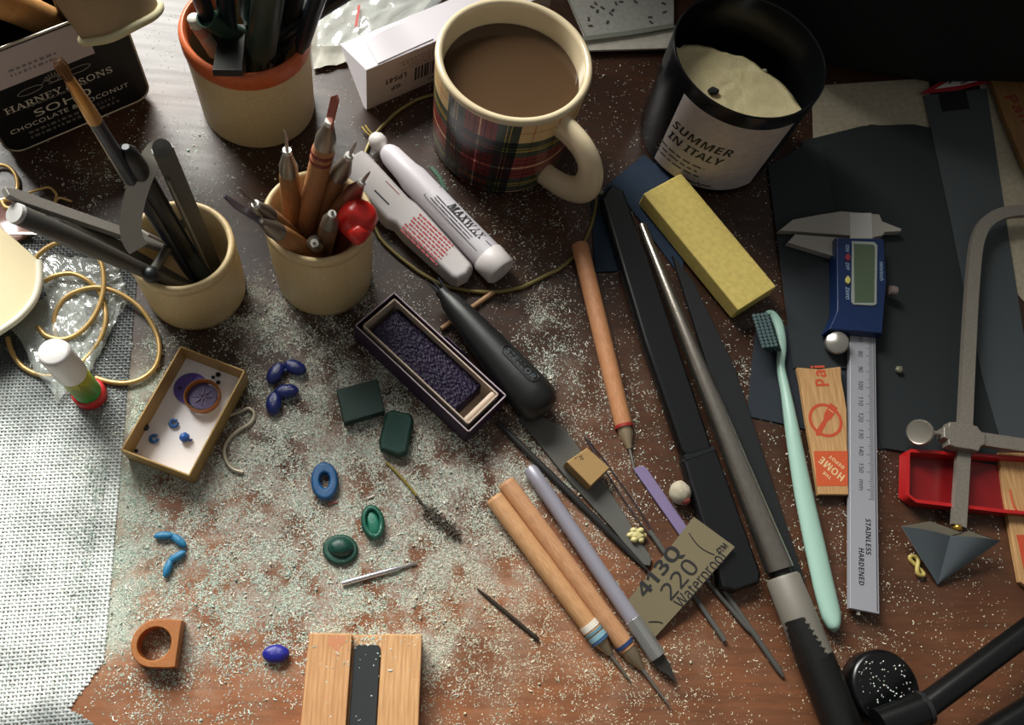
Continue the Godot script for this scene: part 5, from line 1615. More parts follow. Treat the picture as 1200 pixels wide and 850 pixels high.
	for i in 8:
		s.at(Transform3D(Basis(Vector3(1, 0, 0), TAU * i / 8.0), Vector3.ZERO)).box(Vector3(l - 36, 2.6, -1.6), Vector3(l - 15, 4.2, 1.6), 0.4)
	part("collar", s, mat("a8a7a4", 0.3, 0.7), o)
	part("blade", sh().prism(PackedVector2Array([Vector2(l - 16, -3.2), Vector2(l - 9, -3.0), Vector2(l, -0.4), Vector2(l - 6, 1.0), Vector2(l - 10, 3.0), Vector2(l - 16, 3.2)]), -0.5, 0.5, 0.2), mat("4b4744", 0.35, 0.7), o)
	# sandpaper scrap with lettering
	base = Vector3(144.8,0.0,-65.3)
	o = thing("sandpaper_scrap", "torn olive sandpaper back marked 413Q 220, over the needle files", "sandpaper", base)
	var cs := inn(o, [Vector3(114.4,0.8,-51.0),Vector3(152.7,11.6,-96.6),Vector3(172.7,11.8,-82.1),Vector3(129.4,0.8,-36.9)])
	part("sheet", sh().patch(cs, 14, 8, 0.35, func(u: float, v: float) -> Vector3: return Vector3(0, 1.6 * sin(PI * u), 0)), mat("83775a", 0.8, 0.0, "fine", Vector3(5, 5, 5)), o)
	ux = (cs[1] - cs[0]).normalized()
	var lu: float = cs[0].distance_to(cs[1])
	var lv: float = cs[1].distance_to(cs[2])
	var spot := func(u: float, v: float) -> Callable:
		return func(p: Vector3) -> Vector3:
			var a: float = u + p.x / lu
			var b: float = v - p.y / lv
			return cs[0].lerp(cs[1], a).lerp(cs[3].lerp(cs[2], a), b) + UP * (0.5 + 1.6 * sin(PI * clampf(a, 0, 1)) + p.z)
	words(o, "413Q", 10.5, Transform3D.IDENTITY, ink, 29.0, spot.call(0.46, 0.12), "Droid Sans", true)
	words(o, "220", 12.5, Transform3D.IDENTITY, ink, 21.0, spot.call(0.51, 0.56), "Droid Sans", false)
	words(o, "Waterproof™", 8.8, Transform3D.IDENTITY, ink, 38.0, spot.call(0.66, 0.9), "Droid Sans", false)
	s = sh()
	var arc := []
	for i in 10:
		arc.append(spot.call(0.86 - 0.03 * sin(i * 0.35), 0.12 + i * 0.075).call(Vector3(-i * 0.12, 0, 0)))
	s.tube(arc, 0.25, 4)
	arc = []
	for i in 8:
		arc.append(spot.call(0.1, 0.66).call(Vector3(4.0 * sin(i * 0.2), -i * 0.9, 0)))
	s.tube(arc, 0.25, 4)
	part("printed_arc", s, ink, o)
	# green and blue wax pieces
	g = "carved wax pieces on the dusty desk"
	o = thing("wax_square", "square dark green wax slab left of the violet box", "wax", Vector3(-17.7,0.0,-153.0), g)
	part("slab", sh().prism(xz(o, [Vector3(-29.5,6.0,-157.6),Vector3(-9.3,6.0,-164.4),Vector3(-4.4,6.0,-146.9),Vector3(-24.3,6.0,-139.5)]), 0, 6, 0.7), mat("183c33", 0.5, 0.0, "fine", Vector3(5, 5, 5), 0.01), o)
	o = thing("wax_chunk", "faceted dark green wax chunk below the square slab", "wax", Vector3(1.4,0.0,-137.8), g)
	part("chunk", sh().prism(xz(o, [Vector3(-3.9,7.0,-146.1),Vector3(-0.6,7.0,-148.2),Vector3(9.0,7.0,-146.4),Vector3(10.5,7.0,-142.8),Vector3(8.3,7.0,-125.5),Vector3(4.1,7.0,-123.1),Vector3(-5.3,7.0,-126.3),Vector3(-6.4,7.0,-131.1)]), 0, 7, 2.4), mat("17443a", 0.4, 0.0, "fine", Vector3(5, 5, 5), 0.02), o)
	o = thing("oval_link", "blue oval wax link with a narrow slot, on the dusty desk", "wax", Vector3(-31.4,0.0,-110.1), g)
	var ov := circle2(Vector2.ZERO, 6.6, 9.6, 36, -0.15)
	part("link", sh().collar(ov, circle2(Vector2.ZERO, 2.0, 3.6, 36, -0.15), 0, 5.0, 1.6), waxy("17578c", 0.35), o)
	o = thing("oval_setting", "emerald green oval wax setting with a hollowed top", "wax", Vector3(-6.8,0.0,-90.6), g)
	ov = circle2(Vector2.ZERO, 5.6, 8.6, 36, -0.25)
	part("rim", sh().collar(ov, circle2(Vector2.ZERO, 2.6, 5.4, 36, -0.25), 0, 5.0, 1.4), waxy("0f5a48", 0.25), o)
	part("hollow", sh().at(Transform3D(Basis(UP, 0.25), Vector3(0, 2.6, 0))).ball(Vector3.ZERO, Vector3(3.0, 1.2, 5.8), 20, 0.15, 1.5), waxy("2f7d68", 0.2), o)
	o = thing("green_cabochon", "rounded dark green wax dome on a wider oval base", "wax", Vector3(-21.4,0.0,-77.3), g)
	part("base_flange", sh().prism(circle2(Vector2.ZERO, 8.4, 7.2, 36, 0.15), 0, 3.0, 1.2), waxy("114a3c", 0.4), o)
	part("dome", sh().ball(Vector3(0.2, 2.6, -0.8), Vector3(6.2, 4.0, 4.8), 28, 0.06, 1.2), waxy("0f4237", 0.35), o)
	# small metal bits
	o = thing("fluff_wire", "gold-ended wire trailing into a dark tuft of fluff", "wire", Vector3(-1.1,0.0,-121.4))
	part("gold_wire", sh().tube(smooth(inn(o, [Vector3(-2.4,1.2,-121.5),Vector3(2.0,1.2,-117.7),Vector3(8.3,1.2,-111.3),Vector3(13.6,1.2,-105.0)]), 4), 0.7, 6), mat("a08a45", 0.4, 0.5), o)
	part("dark_wire", sh().tube(smooth(inn(o, [Vector3(13.6,1.2,-105.0),Vector3(17.2,1.2,-100.4),Vector3(20.3,1.2,-96.7)]), 4), 0.6, 6), mat("3a352e", 0.6), o)
	s = sh()
	for i in 70:
		var t := rng.randf()
		var p: Vector3 = inn(o, [Vector3(18.9,2.0,-98.1)])[0].lerp(inn(o, [Vector3(34.5,2.0,-86.0)])[0], t) + Vector3(rng.randf_range(-2, 2), rng.randf_range(-1, 1.4), rng.randf_range(-2, 2)) * (1.1 - t * 0.6)
		var d := Vector3(rng.randf_range(-1, 1), rng.randf_range(-0.4, 0.4), rng.randf_range(-1, 1)) * 2.6
		s.tube([p - d, p + Vector3(0.3, 0.5, 0.2), p + d], 0.35, 4)
	part("fluff", s, mat("4a4238", 0.9), o, "stuff")
	rod("steel_burr", Vector3(-19.3,1.3,-61.5), Vector3(15.5,1.0,-72.0), [[0, 0], [1.2, 0], [1.3, 0.02], [1.3, 0.72], [0.7, 0.78], [0.45, 0.98], [0, 1.0]], mat("c0bcc0", 0.25, 0.8), "bright silver burr with a slim tip, above the bench pin", "burr")
	rod("dark_needle", Vector3(44.7,0.9,-60.6), Vector3(74.4,1.0,-37.4), [[0, 0], [0.3, 0], [0.9, 0.2], [1.0, 0.9], [1.2, 0.95], [0.8, 1.0], [0, 1.0]], mat("3a322c", 0.5, 0.5), "dark steel needle lying alone right of the bench pin", "needle")
	single("pink_fleck", sh().tube([Vector3(-2.2, 0.7, 0.6), Vector3(2.2, 0.7, -0.6)], 0.6, 6), mat("b5706a", 0.6), Vector3(-26.9,0.0,-100.0), "tiny pink rod just below the blue oval link", "scrap")
	single("pale_fleck", sh().tube([Vector3(-1.6, 0.6, 0.8), Vector3(1.6, 0.6, -0.8)], 0.5, 6), mat("d8d0c0", 0.6), Vector3(-8.5,0.0,-103.7), "tiny pale rod just above the green oval setting", "scrap")


func right_things() -> void:
	# sandpaper sheets lying about
	var g := "dark sandpaper sheets at the right"
	var grit := mat("2b3135", 0.85, 0.0, "fine", Vector3(4, 4, 4))
	var paper := mat("a89e88", 0.8, 0.0, "soft", Vector3(25, 25, 25))
	var sheets := [
		["white_paper", [Vector3(264.0,0.2,-389.1),Vector3(274.1,0.2,-396.2),Vector3(353.2,0.2,-412.2),Vector3(346.3,0.2,-366.4),Vector3(302.2,0.2,-366.9),Vector3(258.6,0.2,-344.1)], 0.2, 0.5, paper, "creamy paper under the dark sandpaper, below the black bag", "paper", ""],
		["white_paper", [Vector3(391.6,0.3,-411.0),Vector3(406.6,0.3,-418.9),Vector3(417.0,0.3,-377.3),Vector3(434.9,0.3,-303.7),Vector3(406.4,0.3,-204.4),Vector3(378.4,0.3,-245.9)], 0.2, 0.6, paper, "creamy paper strip between the light sandpaper and the wooden stick", "paper", ""],
		["sandpaper_sheet", [Vector3(192.1,0.5,-156.2),Vector3(198.0,0.5,-186.0),Vector3(204.1,0.5,-212.0),Vector3(275.8,0.5,-218.1),Vector3(288.3,0.5,-170.4),Vector3(277.5,0.5,-141.0),Vector3(267.8,0.5,-140.6),Vector3(214.9,0.5,-152.4)], 0.5, 0.9, mat("262e38", 0.8, 0.0, "fine", Vector3(4, 4, 4)), "bluish sandpaper sheet showing left of the toothbrush", "sandpaper", g],
		["sandpaper_sheet", [Vector3(249.8,1.0,-346.6),Vector3(295.2,1.0,-364.0),Vector3(332.9,1.0,-369.8),Vector3(375.3,1.0,-364.8),Vector3(359.6,1.0,-271.2),Vector3(339.8,1.0,-142.1),Vector3(343.9,1.0,-133.3),Vector3(268.1,1.0,-141.4)], 1.0, 1.4, mat("202629", 0.85, 0.0, "fine", Vector3(4, 4, 4)), "large black sandpaper sheet under the calipers", "sandpaper", g],
		["sandpaper_sheet", [Vector3(224.7,1.5,-323.7),Vector3(253.4,1.5,-345.3),Vector3(263.4,1.5,-345.0),Vector3(264.6,1.5,-293.4),Vector3(267.0,1.5,-195.2),Vector3(262.7,1.5,-188.5),Vector3(222.5,1.5,-186.1)], 1.5, 1.9, grit, "narrow slate sandpaper strip under the caliper jaws", "sandpaper", g],
		["sandpaper_sheet", [Vector3(345.1,1.6,-395.1),Vector3(395.0,1.6,-407.3),Vector3(384.3,1.6,-311.1),Vector3(372.0,1.6,-196.2),Vector3(362.7,1.6,-146.0),Vector3(342.1,1.6,-149.1),Vector3(339.8,1.6,-188.8),Vector3(343.5,1.6,-300.8)], 1.6, 2.0, mat("474d50", 0.8, 0.0, "fine", Vector3(4, 4, 4)), "lighter grey sandpaper sheet under the saw frame", "sandpaper", g]]
	var o: Node3D
	var s := sh()
	for k in sheets:
		o = thing(k[0], k[5], k[6], k[1][0], k[7])
		o.position.y = 0
		part("sheet", sh().prism(xz(o, k[1]), k[2], k[3], 0.08), k[4], o)
	o = thing("black_tape", "square of black tape on the light grey sandpaper", "tape", Vector3(368.5,0.0,-396.5))
	part("tape_square", sh().prism(xz(o, [Vector3(356.4,2.0,-399.1),Vector3(378.0,2.0,-404.8),Vector3(377.2,2.0,-387.1),Vector3(355.9,2.0,-382.4)]), 2.0, 2.4, 0.1), mat("0d0e10", 0.6), o)
	# blue masking tape wrap
	o = thing("blue_cloth", "crumpled navy blue cloth tucked under the black case and eraser", "cloth", Vector3(136.8,0.0,-282.3))
	var f := FastNoiseLite.new()
	f.frequency = 1.2
	var bump := func(u: float, v: float) -> Vector3: return Vector3(0, 0.4 + 0.8 * absf(f.get_noise_2d(u * 5, v * 5)), 0)
	part("fold", sh().patch(inn(o, [Vector3(122.4,0.3,-302.6),Vector3(144.1,0.3,-324.9),Vector3(167.5,0.3,-302.2),Vector3(162.3,0.3,-237.8)]), 16, 16, 0.5, bump), mat("16324f", 0.8, 0.0, "speck", Vector3(14, 14, 14)), o)
	part("fold", sh().patch(inn(o, [Vector3(109.2,0.2,-286.7),Vector3(122.4,0.2,-302.6),Vector3(142.2,0.2,-244.2),Vector3(109.9,0.2,-239.3)]), 16, 16, 0.4, bump), mat("153048", 0.8, 0.0, "speck", Vector3(14, 14, 14)), o)
	single("pale_crumb", sh().ball(Vector3(0, 1.2, 0), Vector3(2.4, 1.4, 1.8), 10, 0.3, 1.5), waxy("a59c90", 0.6), Vector3(115.0,1.0,-293.4), "pale crumb at the tip of the blue cloth by the mug handle", "crumb")
	# black case of two lengths
	var blk := mat("101113", 0.34)
	o = thing("black_case", "long black plastic case in two lengths beside the steel mandrel", "case", Vector3(151.1,0.0,-158.2))
	part("lid", sh().prism(xz(o, [Vector3(113.2,9.0,-284.8),Vector3(119.8,9.0,-295.1),Vector3(127.5,9.0,-292.2),Vector3(143.7,9.0,-231.7),Vector3(166.3,9.0,-139.0),Vector3(167.6,9.0,-133.0),Vector3(153.2,9.0,-128.6),Vector3(149.8,9.0,-132.2),Vector3(133.4,9.0,-193.8)]), 1.6, 10, 2.4), blk, o)
	part("body", sh().prism(xz(o, [Vector3(150.6,8.0,-127.0),Vector3(153.8,8.0,-131.7),Vector3(167.3,8.0,-136.1),Vector3(169.9,8.0,-133.4),Vector3(186.9,8.0,-70.0),Vector3(185.4,8.0,-65.0),Vector3(172.4,8.0,-60.6),Vector3(165.5,8.0,-62.1)]), 0.2, 9, 2.0), blk, o)
	part("seam_ring", sh().prism(xz(o, [Vector3(150.9,8.0,-129.7),Vector3(168.2,8.0,-135.6),Vector3(168.9,8.0,-132.9),Vector3(152.0,8.0,-126.6)]), 1.0, 9.4, 0.6), mat("1d1f22", 0.2), o)
	# tapered mandrel
	var a0: Vector3 = Vector3(137.6,7.0,-269.6)
	var a1: Vector3 = Vector3(221.9,9.0,12.5)
	o = thing("ring_mandrel", "tapered steel ring mandrel with a worn grey and black grip", "mandrel", a0)
	var l := aim(o, a0, a1)
	var x1: float = inn(o, [Vector3(197.0,9.0,-71.8)])[0].x
	part("steel_taper", sh().spin([Vector2(0, 0), Vector2(2.4, 0), Vector2(2.6, 1), Vector2(7.4, x1 - 1), Vector2(7.2, x1), Vector2(0, x1)], 32), mat("b8b0a6", 0.24, 0.95, "soft", Vector3(30, 8, 8)), o)
	part("black_neck", sh().spin([Vector2(5.4, x1 - 1), Vector2(5.4, x1 + 5), Vector2(0, x1 + 5)], 24), mat("0c0c0c", 0.5), o)
	part("worn_grip", sh().spin([Vector2(0, x1 + 3), Vector2(7.6, x1 + 3), Vector2(8.6, x1 + 4.5), Vector2(9.0, x1 + 30), Vector2(9.3, x1 + 44), Vector2(0, x1 + 44)], 32), mat("837d73", 0.55, 0.1, "fine", Vector3(9, 9, 9)), o)
	part("black_grip", sh().spin([Vector2(0, x1 + 43), Vector2(9.3, x1 + 43), Vector2(9.5, l), Vector2(0, l)], 32), mat("141414", 0.4, 0.0, "speck", Vector3(14, 14, 14)), o)
	# ragged black paint left on the grip
	s = sh()
	var tilt := -0.75
	for i in 60:
		var xa := x1 + 24.0 + i * 0.34
		var wide := 0.5 + 0.01 * i + 0.1 * sin(i * 0.7) + 0.07 * sin(i * 1.9) + 0.05 * rng.randf()
		var line := []
		for e in [[xa, tilt - wide], [xa + 0.35, tilt - wide], [xa + 0.35, tilt + wide * 0.9], [xa, tilt + wide * 0.9]]:
			line.append(e)
		for k in 8:
			var qa: float = lerpf(line[0][1], line[3][1], k / 8.0)
			var qb: float = lerpf(line[0][1], line[3][1], (k + 1) / 8.0)
			var q := []
			for e in [[xa, qa], [xa + 0.35, qa], [xa + 0.35, qb], [xa, qb]]:
				q.append(Vector3(e[0], cos(e[1]) * 9.42, sin(-e[1]) * 9.42))
			var na := Vector3(0, cos(qa), -sin(qa))
			s.quad(q[0], q[1], q[2], q[3], na, na, na, na)
	part("black_paint", s, mat("131313", 0.4), o)
	o = thing("black_hand_file", "long dark flat file lying along the mandrel's right side", "file", Vector3(193.5,0.0,-145.6))
	part("blade", sh().prism(xz(o, [Vector3(156.3,3.0,-252.9),Vector3(167.4,3.0,-236.8),Vector3(186.7,3.0,-184.3),Vector3(211.7,3.0,-68.0),Vector3(209.2,3.0,-63.7),Vector3(197.3,3.0,-63.5)]), 1.0, 4.0, 0.5), mat("26282a", 0.55, 0.3, "fine", Vector3(5, 5, 5)), o)
	# eraser block
	var c := [Vector3(162.4,13.0,-306.4),Vector3(213.3,13.0,-230.6),Vector3(189.0,13.0,-215.2),Vector3(137.9,13.0,-285.8)]
	var mid: Vector3 = (c[0] + c[1] + c[2] + c[3]) * 0.25
	mid.y = 0
	o = thing("yellow_block", "big pale yellow rectangular wax block below the candle", "block", mid)
	var bx: Vector3 = (c[1] - c[0] + c[2] - c[3]).normalized()
	o.basis = Basis(bx, UP, bx.cross(UP))
	part("block", sh().box(Vector3(-44.6, 2.0, -15.2), Vector3(44.6, 13.5, 15.2), 1.0), mat("cdb765", 0.6, 0.0, "soft", Vector3(25, 25, 25)), o)
	# calipers
	a0 = Vector3(279.0,4.0,-285.7)
	a1 = Vector3(240.6,4.0,-52.8)
	o = thing("digital_calipers", "steel digital calipers with a blue display housing on the sandpaper", "calipers", a0)
	l = aim(o, a0, a1)
	var steel := mat("a9a39a", 0.4, 0.3)
	var bz := inn(o, [Vector3(258.1,4.0,-207.0),Vector3(274.2,4.0,-208.1)])
	var zl: float = bz[0].z
	var zr: float = bz[1].z
	var up_text := func(x: float, z: float, y: float) -> Transform3D: return plane(Vector3(1, 0, 0), UP, Vector3(x, y, z))
	part("beam", sh().box(Vector3(-4, -1.5, zr), Vector3(l, 2.0, zl), 0.3), mat("a5a4ab", 0.4, 0.3), o)
	part("beam_groove", sh().box(Vector3(58, 1.95, zr + 0.9), Vector3(l - 1, 2.12, zr + 1.5), 0.05), mat("5a5a60", 0.5, 0.4), o)
	part("fixed_jaw", sh().prism(xz(o, [Vector3(223.1,6.0,-273.9),Vector3(232.9,6.0,-282.6),Vector3(251.4,6.0,-288.0),Vector3(266.0,6.0,-291.8),Vector3(291.4,6.0,-291.8),Vector3(292.2,6.0,-286.9),Vector3(299.1,6.0,-284.4),Vector3(304.4,6.0,-282.5),Vector3(303.5,6.0,-280.5),Vector3(292.4,6.0,-278.9),Vector3(290.8,6.0,-276.4),Vector3(282.5,6.0,-273.8),Vector3(263.2,6.0,-274.5),Vector3(234.0,6.0,-274.3)]), -1.5, 3.0, 0.5), steel, o)
	part("sliding_jaw", sh().prism(xz(o, [Vector3(227.4,6.0,-266.0),Vector3(233.2,6.0,-272.4),Vector3(259.5,6.0,-272.4),Vector3(269.0,6.0,-272.6),Vector3(266.6,6.0,-258.1),Vector3(256.8,6.0,-258.5)]), -1.5, 3.0, 0.5), steel, o)
	part("beam_end", sh().prism(xz(o, [Vector3(270.8,6.0,-290.4),Vector3(285.7,6.0,-291.9),Vector3(283.0,6.0,-273.2),Vector3(268.3,6.0,-271.9)]), 2.8, 3.5, 0.2), mat("c2beb8", 0.4, 0.2), o)
	var blue := mat("10264f", 0.35)
	part("display_housing", sh().prism(xz(o, [Vector3(256.4,11.0,-269.1),Vector3(288.1,11.0,-271.3),Vector3(284.3,11.0,-241.7),Vector3(275.2,11.0,-206.6),Vector3(241.9,11.0,-207.0),Vector3(244.8,11.0,-212.1),Vector3(249.1,11.0,-220.0)]), -2.0, 8.0, 1.2), blue, o)
	var hous := o.get_child(o.get_child_count() - 1)
	part("bezel", sh().prism(xz(o, [Vector3(265.9,12.0,-266.9),Vector3(280.3,12.0,-267.6),Vector3(282.1,12.0,-265.4),Vector3(274.3,12.0,-225.2),Vector3(272.0,12.0,-223.9),Vector3(259.7,12.0,-223.6),Vector3(258.5,12.0,-225.7)]), 7.8, 8.8, 0.4), mat("8d948e", 0.35), hous)
	part("screen", sh().prism(xz(o, [Vector3(266.4,12.5,-264.9),Vector3(279.0,12.5,-265.4),Vector3(279.8,12.5,-263.7),Vector3(272.6,12.5,-225.9),Vector3(260.2,12.5,-225.0)]), 8.6, 8.95, 0.1), mat("4d5b46", 0.25), hous)
	part("button", sh().prism(xz(o, smooth([Vector3(259.6,12.0,-255.3),Vector3(261.6,12.0,-257.8),Vector3(262.9,12.0,-255.5),Vector3(260.8,12.0,-252.5)], 4, true)), 7.9, 9.2, 0.4), mat("8e2a3a", 0.4), hous, "", "red push button")
	part("button", sh().prism(xz(o, smooth([Vector3(257.0,12.0,-239.6),Vector3(259.1,12.0,-242.6),Vector3(260.3,12.0,-239.8),Vector3(258.2,12.0,-236.9)], 4, true)), 7.9, 9.2, 0.4), mat("cfc36a", 0.4), hous, "", "yellow push button")
	var pale := mat("9db4c8", 0.5)
	for k in [["ON", Vector3(262.3,12.0,-261.9), 4.6], ["OFF", Vector3(260.3,12.0,-249.5), 5.0], ["ZERO", Vector3(257.3,12.0,-231.2), 8.0]]:
		var q: Vector3 = inn(o, [k[1]])[0]
		words(hous, k[0], 3.0, up_text.call(q.x, q.z, 8.06), pale, k[2])
	var q2: Vector3 = inn(o, [Vector3(281.6,12.0,-247.8)])[0]
	words(hous, "mm/inch", 3.2, up_text.call(q2.x, q2.z, 8.06), pale, 13.0)
	# roller and lock screw
	var w0: Vector3 = inn(o, [Vector3(248.2,9.0,-200.9)])[0]
	s = sh().spin([Vector2(0, -3), Vector2(6.0, -3), Vector2(6.6, -2.2), Vector2(6.6, 1.6), Vector2(5.8, 2.4), Vector2(0, 2.8)], 36, Transform3D(Basis(Vector3(0.2, 0.92, 0.33).normalized(), Vector3(1, 0, 0), Vector3(0.2, 0.92, 0.33).normalized().cross(Vector3(1, 0, 0))).orthonormalized(), Vector3(w0.x, 3.5, w0.z)))
	part("thumb_wheel", s, mat("b5b0a8", 0.28, 0.85), o)
	w0 = inn(o, [Vector3(289.1,9.0,-237.4)])[0]
	part("lock_screw", sh().spin([Vector2(0, -2), Vector2(3.0, -2), Vector2(3.2, 0), Vector2(2.8, 2), Vector2(0, 2.2)], 14, Transform3D(Basis(UP, -PI / 2), Vector3(w0.x, 4, w0.z))), mat("8f8078", 0.4, 0.5), o)
	# scale
	s = sh()
	var sc0: float = inn(o, [Vector3(266.6,4.0,-207.0)])[0].x
	var sc1: float = inn(o, [Vector3(250.1,4.0,-111.2)])[0].x
	var i := 0
	while sc0 + i * 1.0 < sc1:
		var len1: float = 4.2 if i % 10 == 2 else (3.2 if i % 5 == 2 else 2.3)
		s.box(Vector3(sc0 + i, 2.0, zr + 2.0), Vector3(sc0 + i + 0.28, 2.06, zr + 2.0 + len1), 0.01)
		i += 1
	part("graduation", s, mat("26262a", 0.6), o, "stuff")
	var ink := mat("232327", 0.6)
	for k in 10:
		words(o, str(70 + 10 * k) if k < 9 else "mm", 3.6, up_text.call(sc0 + 2 + k * 9.8, zl - 6.4, 2.04), ink)
	words(o, "STAINLESS", 3.9, up_text.call(inn(o, [Vector3(249.0,4.0,-90.6)])[0].x, inn(o, [Vector3(249.0,4.0,-90.6)])[0].z, 2.04), ink, 19.0, null, "Droid Sans", true)
	words(o, "HARDENED", 3.9, up_text.call(inn(o, [Vector3(242.5,4.0,-75.0)])[0].x, inn(o, [Vector3(242.5,4.0,-75.0)])[0].z, 2.04), ink, 19.0, null, "Droid Sans", true)
	part("depth_rod", sh().box(Vector3(l - 2, -0.8, zl - 6.2), Vector3(l + 2.2, 0.6, zl - 4.6), 0.1), steel, o)
	# toothbrush
	o = thing("toothbrush", "pale mint toothbrush with a head of dark green bristles", "toothbrush", Vector3(219.9,0.0,-122.7))
	var mint := mat("98b8aa", 0.34)
	var spine := inn(o, [Vector3(208.4,4.0,-217.2),Vector3(212.2,4.0,-218.6),Vector3(215.6,4.0,-213.3),Vector3(216.5,4.0,-203.7),Vector3(215.9,4.0,-195.1),Vector3(213.8,4.5,-185.3),Vector3(214.5,5.0,-168.8),Vector3(215.3,5.5,-140.0),Vector3(216.7,5.5,-111.9),Vector3(218.9,5.5,-85.0),Vector3(220.8,5.5,-63.6),Vector3(222.4,5.5,-50.3),Vector3(222.8,5.5,-43.7)])
	var wd := [2.6, 5.0, 6.2, 6.0, 5.2, 4.6, 5.6, 8.4, 10.2, 11.2, 11.2, 10.4, 5.0]
	s = sh()
	var rows := []
	var refs := []
	var path := smooth(spine, 4)
	for n in path.size():
		var pa: Vector3 = path[maxi(n - 1, 0)]
		var pb: Vector3 = path[mini(n + 1, path.size() - 1)]
		var side := UP.cross((pb - pa).normalized()).normalized()
		var kf := n / 4.0
		var w: float = lerpf(wd[int(kf)], wd[mini(int(kf) + 1, 12)], kf - int(kf)) * 0.5
		var hh := minf(w, 3.6) if kf > 4.5 else 2.2
		var line := PackedVector3Array()
		for k in 20:
			var a := TAU * k / 20.0
			line.push_back(path[n] + side * cos(a) * w + UP * sin(a) * hh)
		rows.append(line)
		refs.append(path[n])
	var endc := PackedVector3Array()
	var endd := PackedVector3Array()
	for k in 20:
		endc.push_back(path[0] + (path[0] - path[1]) * 0.3)
		endd.push_back(path[path.size() - 1] + (path[path.size() - 1] - path[path.size() - 2]).normalized() * 1.6)
	rows.push_front(endc)
	refs.push_front(path[1])
	rows.push_back(endd)
	refs.push_back(path[path.size() - 2])
	part("handle", s.grid(rows, true, refs), mint, o)
	s = sh()
	var h0: Vector3 = inn(o, [Vector3(207.0,6.0,-212.9)])[0]
	var h1: Vector3 = inn(o, [Vector3(210.3,6.0,-194.4)])[0]
	var hd := (h1 - h0).normalized()
	var hs := UP.cross(hd).normalized()
	for r in 10:
		for k in 4:
			var p := h0 + hd * (r * h0.distance_to(h1) / 9.0) + hs * (k - 1.5) * 2.5
			s.tube([p, p + (UP * 0.72 - Vector3(hs.x, 0, hs.z) * signf(hs.x) * 0.55).normalized() * 11.5], [0.9, 1.15], 6)
	part("bristles", s, mat("16393a", 0.6), o, "stuff")
	# paint stirrers
	var deal := wood_along("c9a06e")
	var red := mat("b9482a", 0.6)
	g = "wooden paint stirring sticks"
	o = thing("paint_stirrer", "wooden paint stick with an orange print, between toothbrush and calipers", "stick", Vector3(236.8,0.0,-150.2), g)
	o.position.y = 0.002
	part("stick", sh().prism(xz(o, [Vector3(223.2,5.0,-185.2),Vector3(236.5,5.0,-184.9),Vector3(249.7,5.0,-187.3),Vector3(248.9,5.0,-178.9),Vector3(249.1,5.0,-170.7),Vector3(249.1,5.0,-161.6),Vector3(245.5,5.0,-136.7),Vector3(242.1,5.0,-112.9),Vector3(225.1,5.0,-112.3),Vector3(225.0,5.0,-131.0),Vector3(224.1,5.0,-155.3),Vector3(223.9,5.0,-175.4)]), 0.2, 3.4, 0.4), deal, o)
	ux_print(o, red)
	o = thing("paint_stirrer", "wooden paint stick cut off by the right edge, below the saw arm", "stick", Vector3(345.2,0.0,-108.4), g)
	part("stick", sh().prism(xz(o, [Vector3(338.0,3.0,-141.0),Vector3(370.3,3.0,-142.4),Vector3(371.1,3.0,-53.9),Vector3(337.1,3.0,-66.4),Vector3(333.0,3.0,-69.8),Vector3(335.2,3.0,-116.9)]), 0.2, 3.4, 0.4), deal, o)
	part("orange_print", sh().tube(smooth(inn(o, [Vector3(339.7,3.5,-119.8),Vector3(339.4,3.5,-112.1),Vector3(342.4,3.5,-106.1),Vector3(349.1,3.5,-103.9)]), 4), 0.6, 4).prism(xz(o, [Vector3(337.0,3.5,-94.7),Vector3(357.0,3.5,-95.3),Vector3(356.7,3.5,-75.6),Vector3(336.7,3.5,-76.1)]), 3.4, 3.46, 0.01), red, o)
	o = thing("paint_stirrer", "dim wooden stick with dark red letters under the black bag", "stick", Vector3(414.4,0.0,-391.8), g)
	part("stick", sh().prism(xz(o, [Vector3(396.1,6.0,-414.1),Vector3(411.4,6.0,-423.6),Vector3(454.9,6.0,-437.1),Vector3(433.9,6.0,-274.6),Vector3(411.1,6.0,-296.6),Vector3(403.5,6.0,-342.1),Vector3(398.8,6.0,-377.8)]), 2.6, 5.8, 0.4), wood_along("8d6a3c"), o)
	var q3: Vector3 = inn(o, [Vector3(407.4,6.0,-391.8)])[0]
	words(o, "Paint", 13.0, plane(Vector3(0.35, 0, 0.94), UP, Vector3(q3.x + 6, 5.85, q3.z + 8)), mat("7c2f22", 0.6), 34.0, null, "Droid Sans", true)
	# jeweller's saw
	o = thing("saw_frame", "flat steel jeweller's saw frame with a thumbscrew and shaped clamp", "saw", Vector3(321.6,0.0,-151.7))
	var fr := mat("8f887e", 0.42, 0.35, "soft", Vector3(12, 12, 12))
	part("frame_bow", sh().bar(smooth(inn(o, [Vector3(443.4,12.0,-303.5),Vector3(412.6,12.0,-301.9),Vector3(388.0,12.0,-299.6),Vector3(376.9,12.0,-297.9),Vector3(366.4,12.0,-293.7),Vector3(357.2,12.0,-286.6),Vector3(350.8,12.0,-276.8),Vector3(345.5,12.0,-263.7),Vector3(336.3,12.0,-233.8),Vector3(325.2,12.0,-194.4),Vector3(313.0,12.0,-149.9)]), 4), 7.6, 3.4), fr, o)
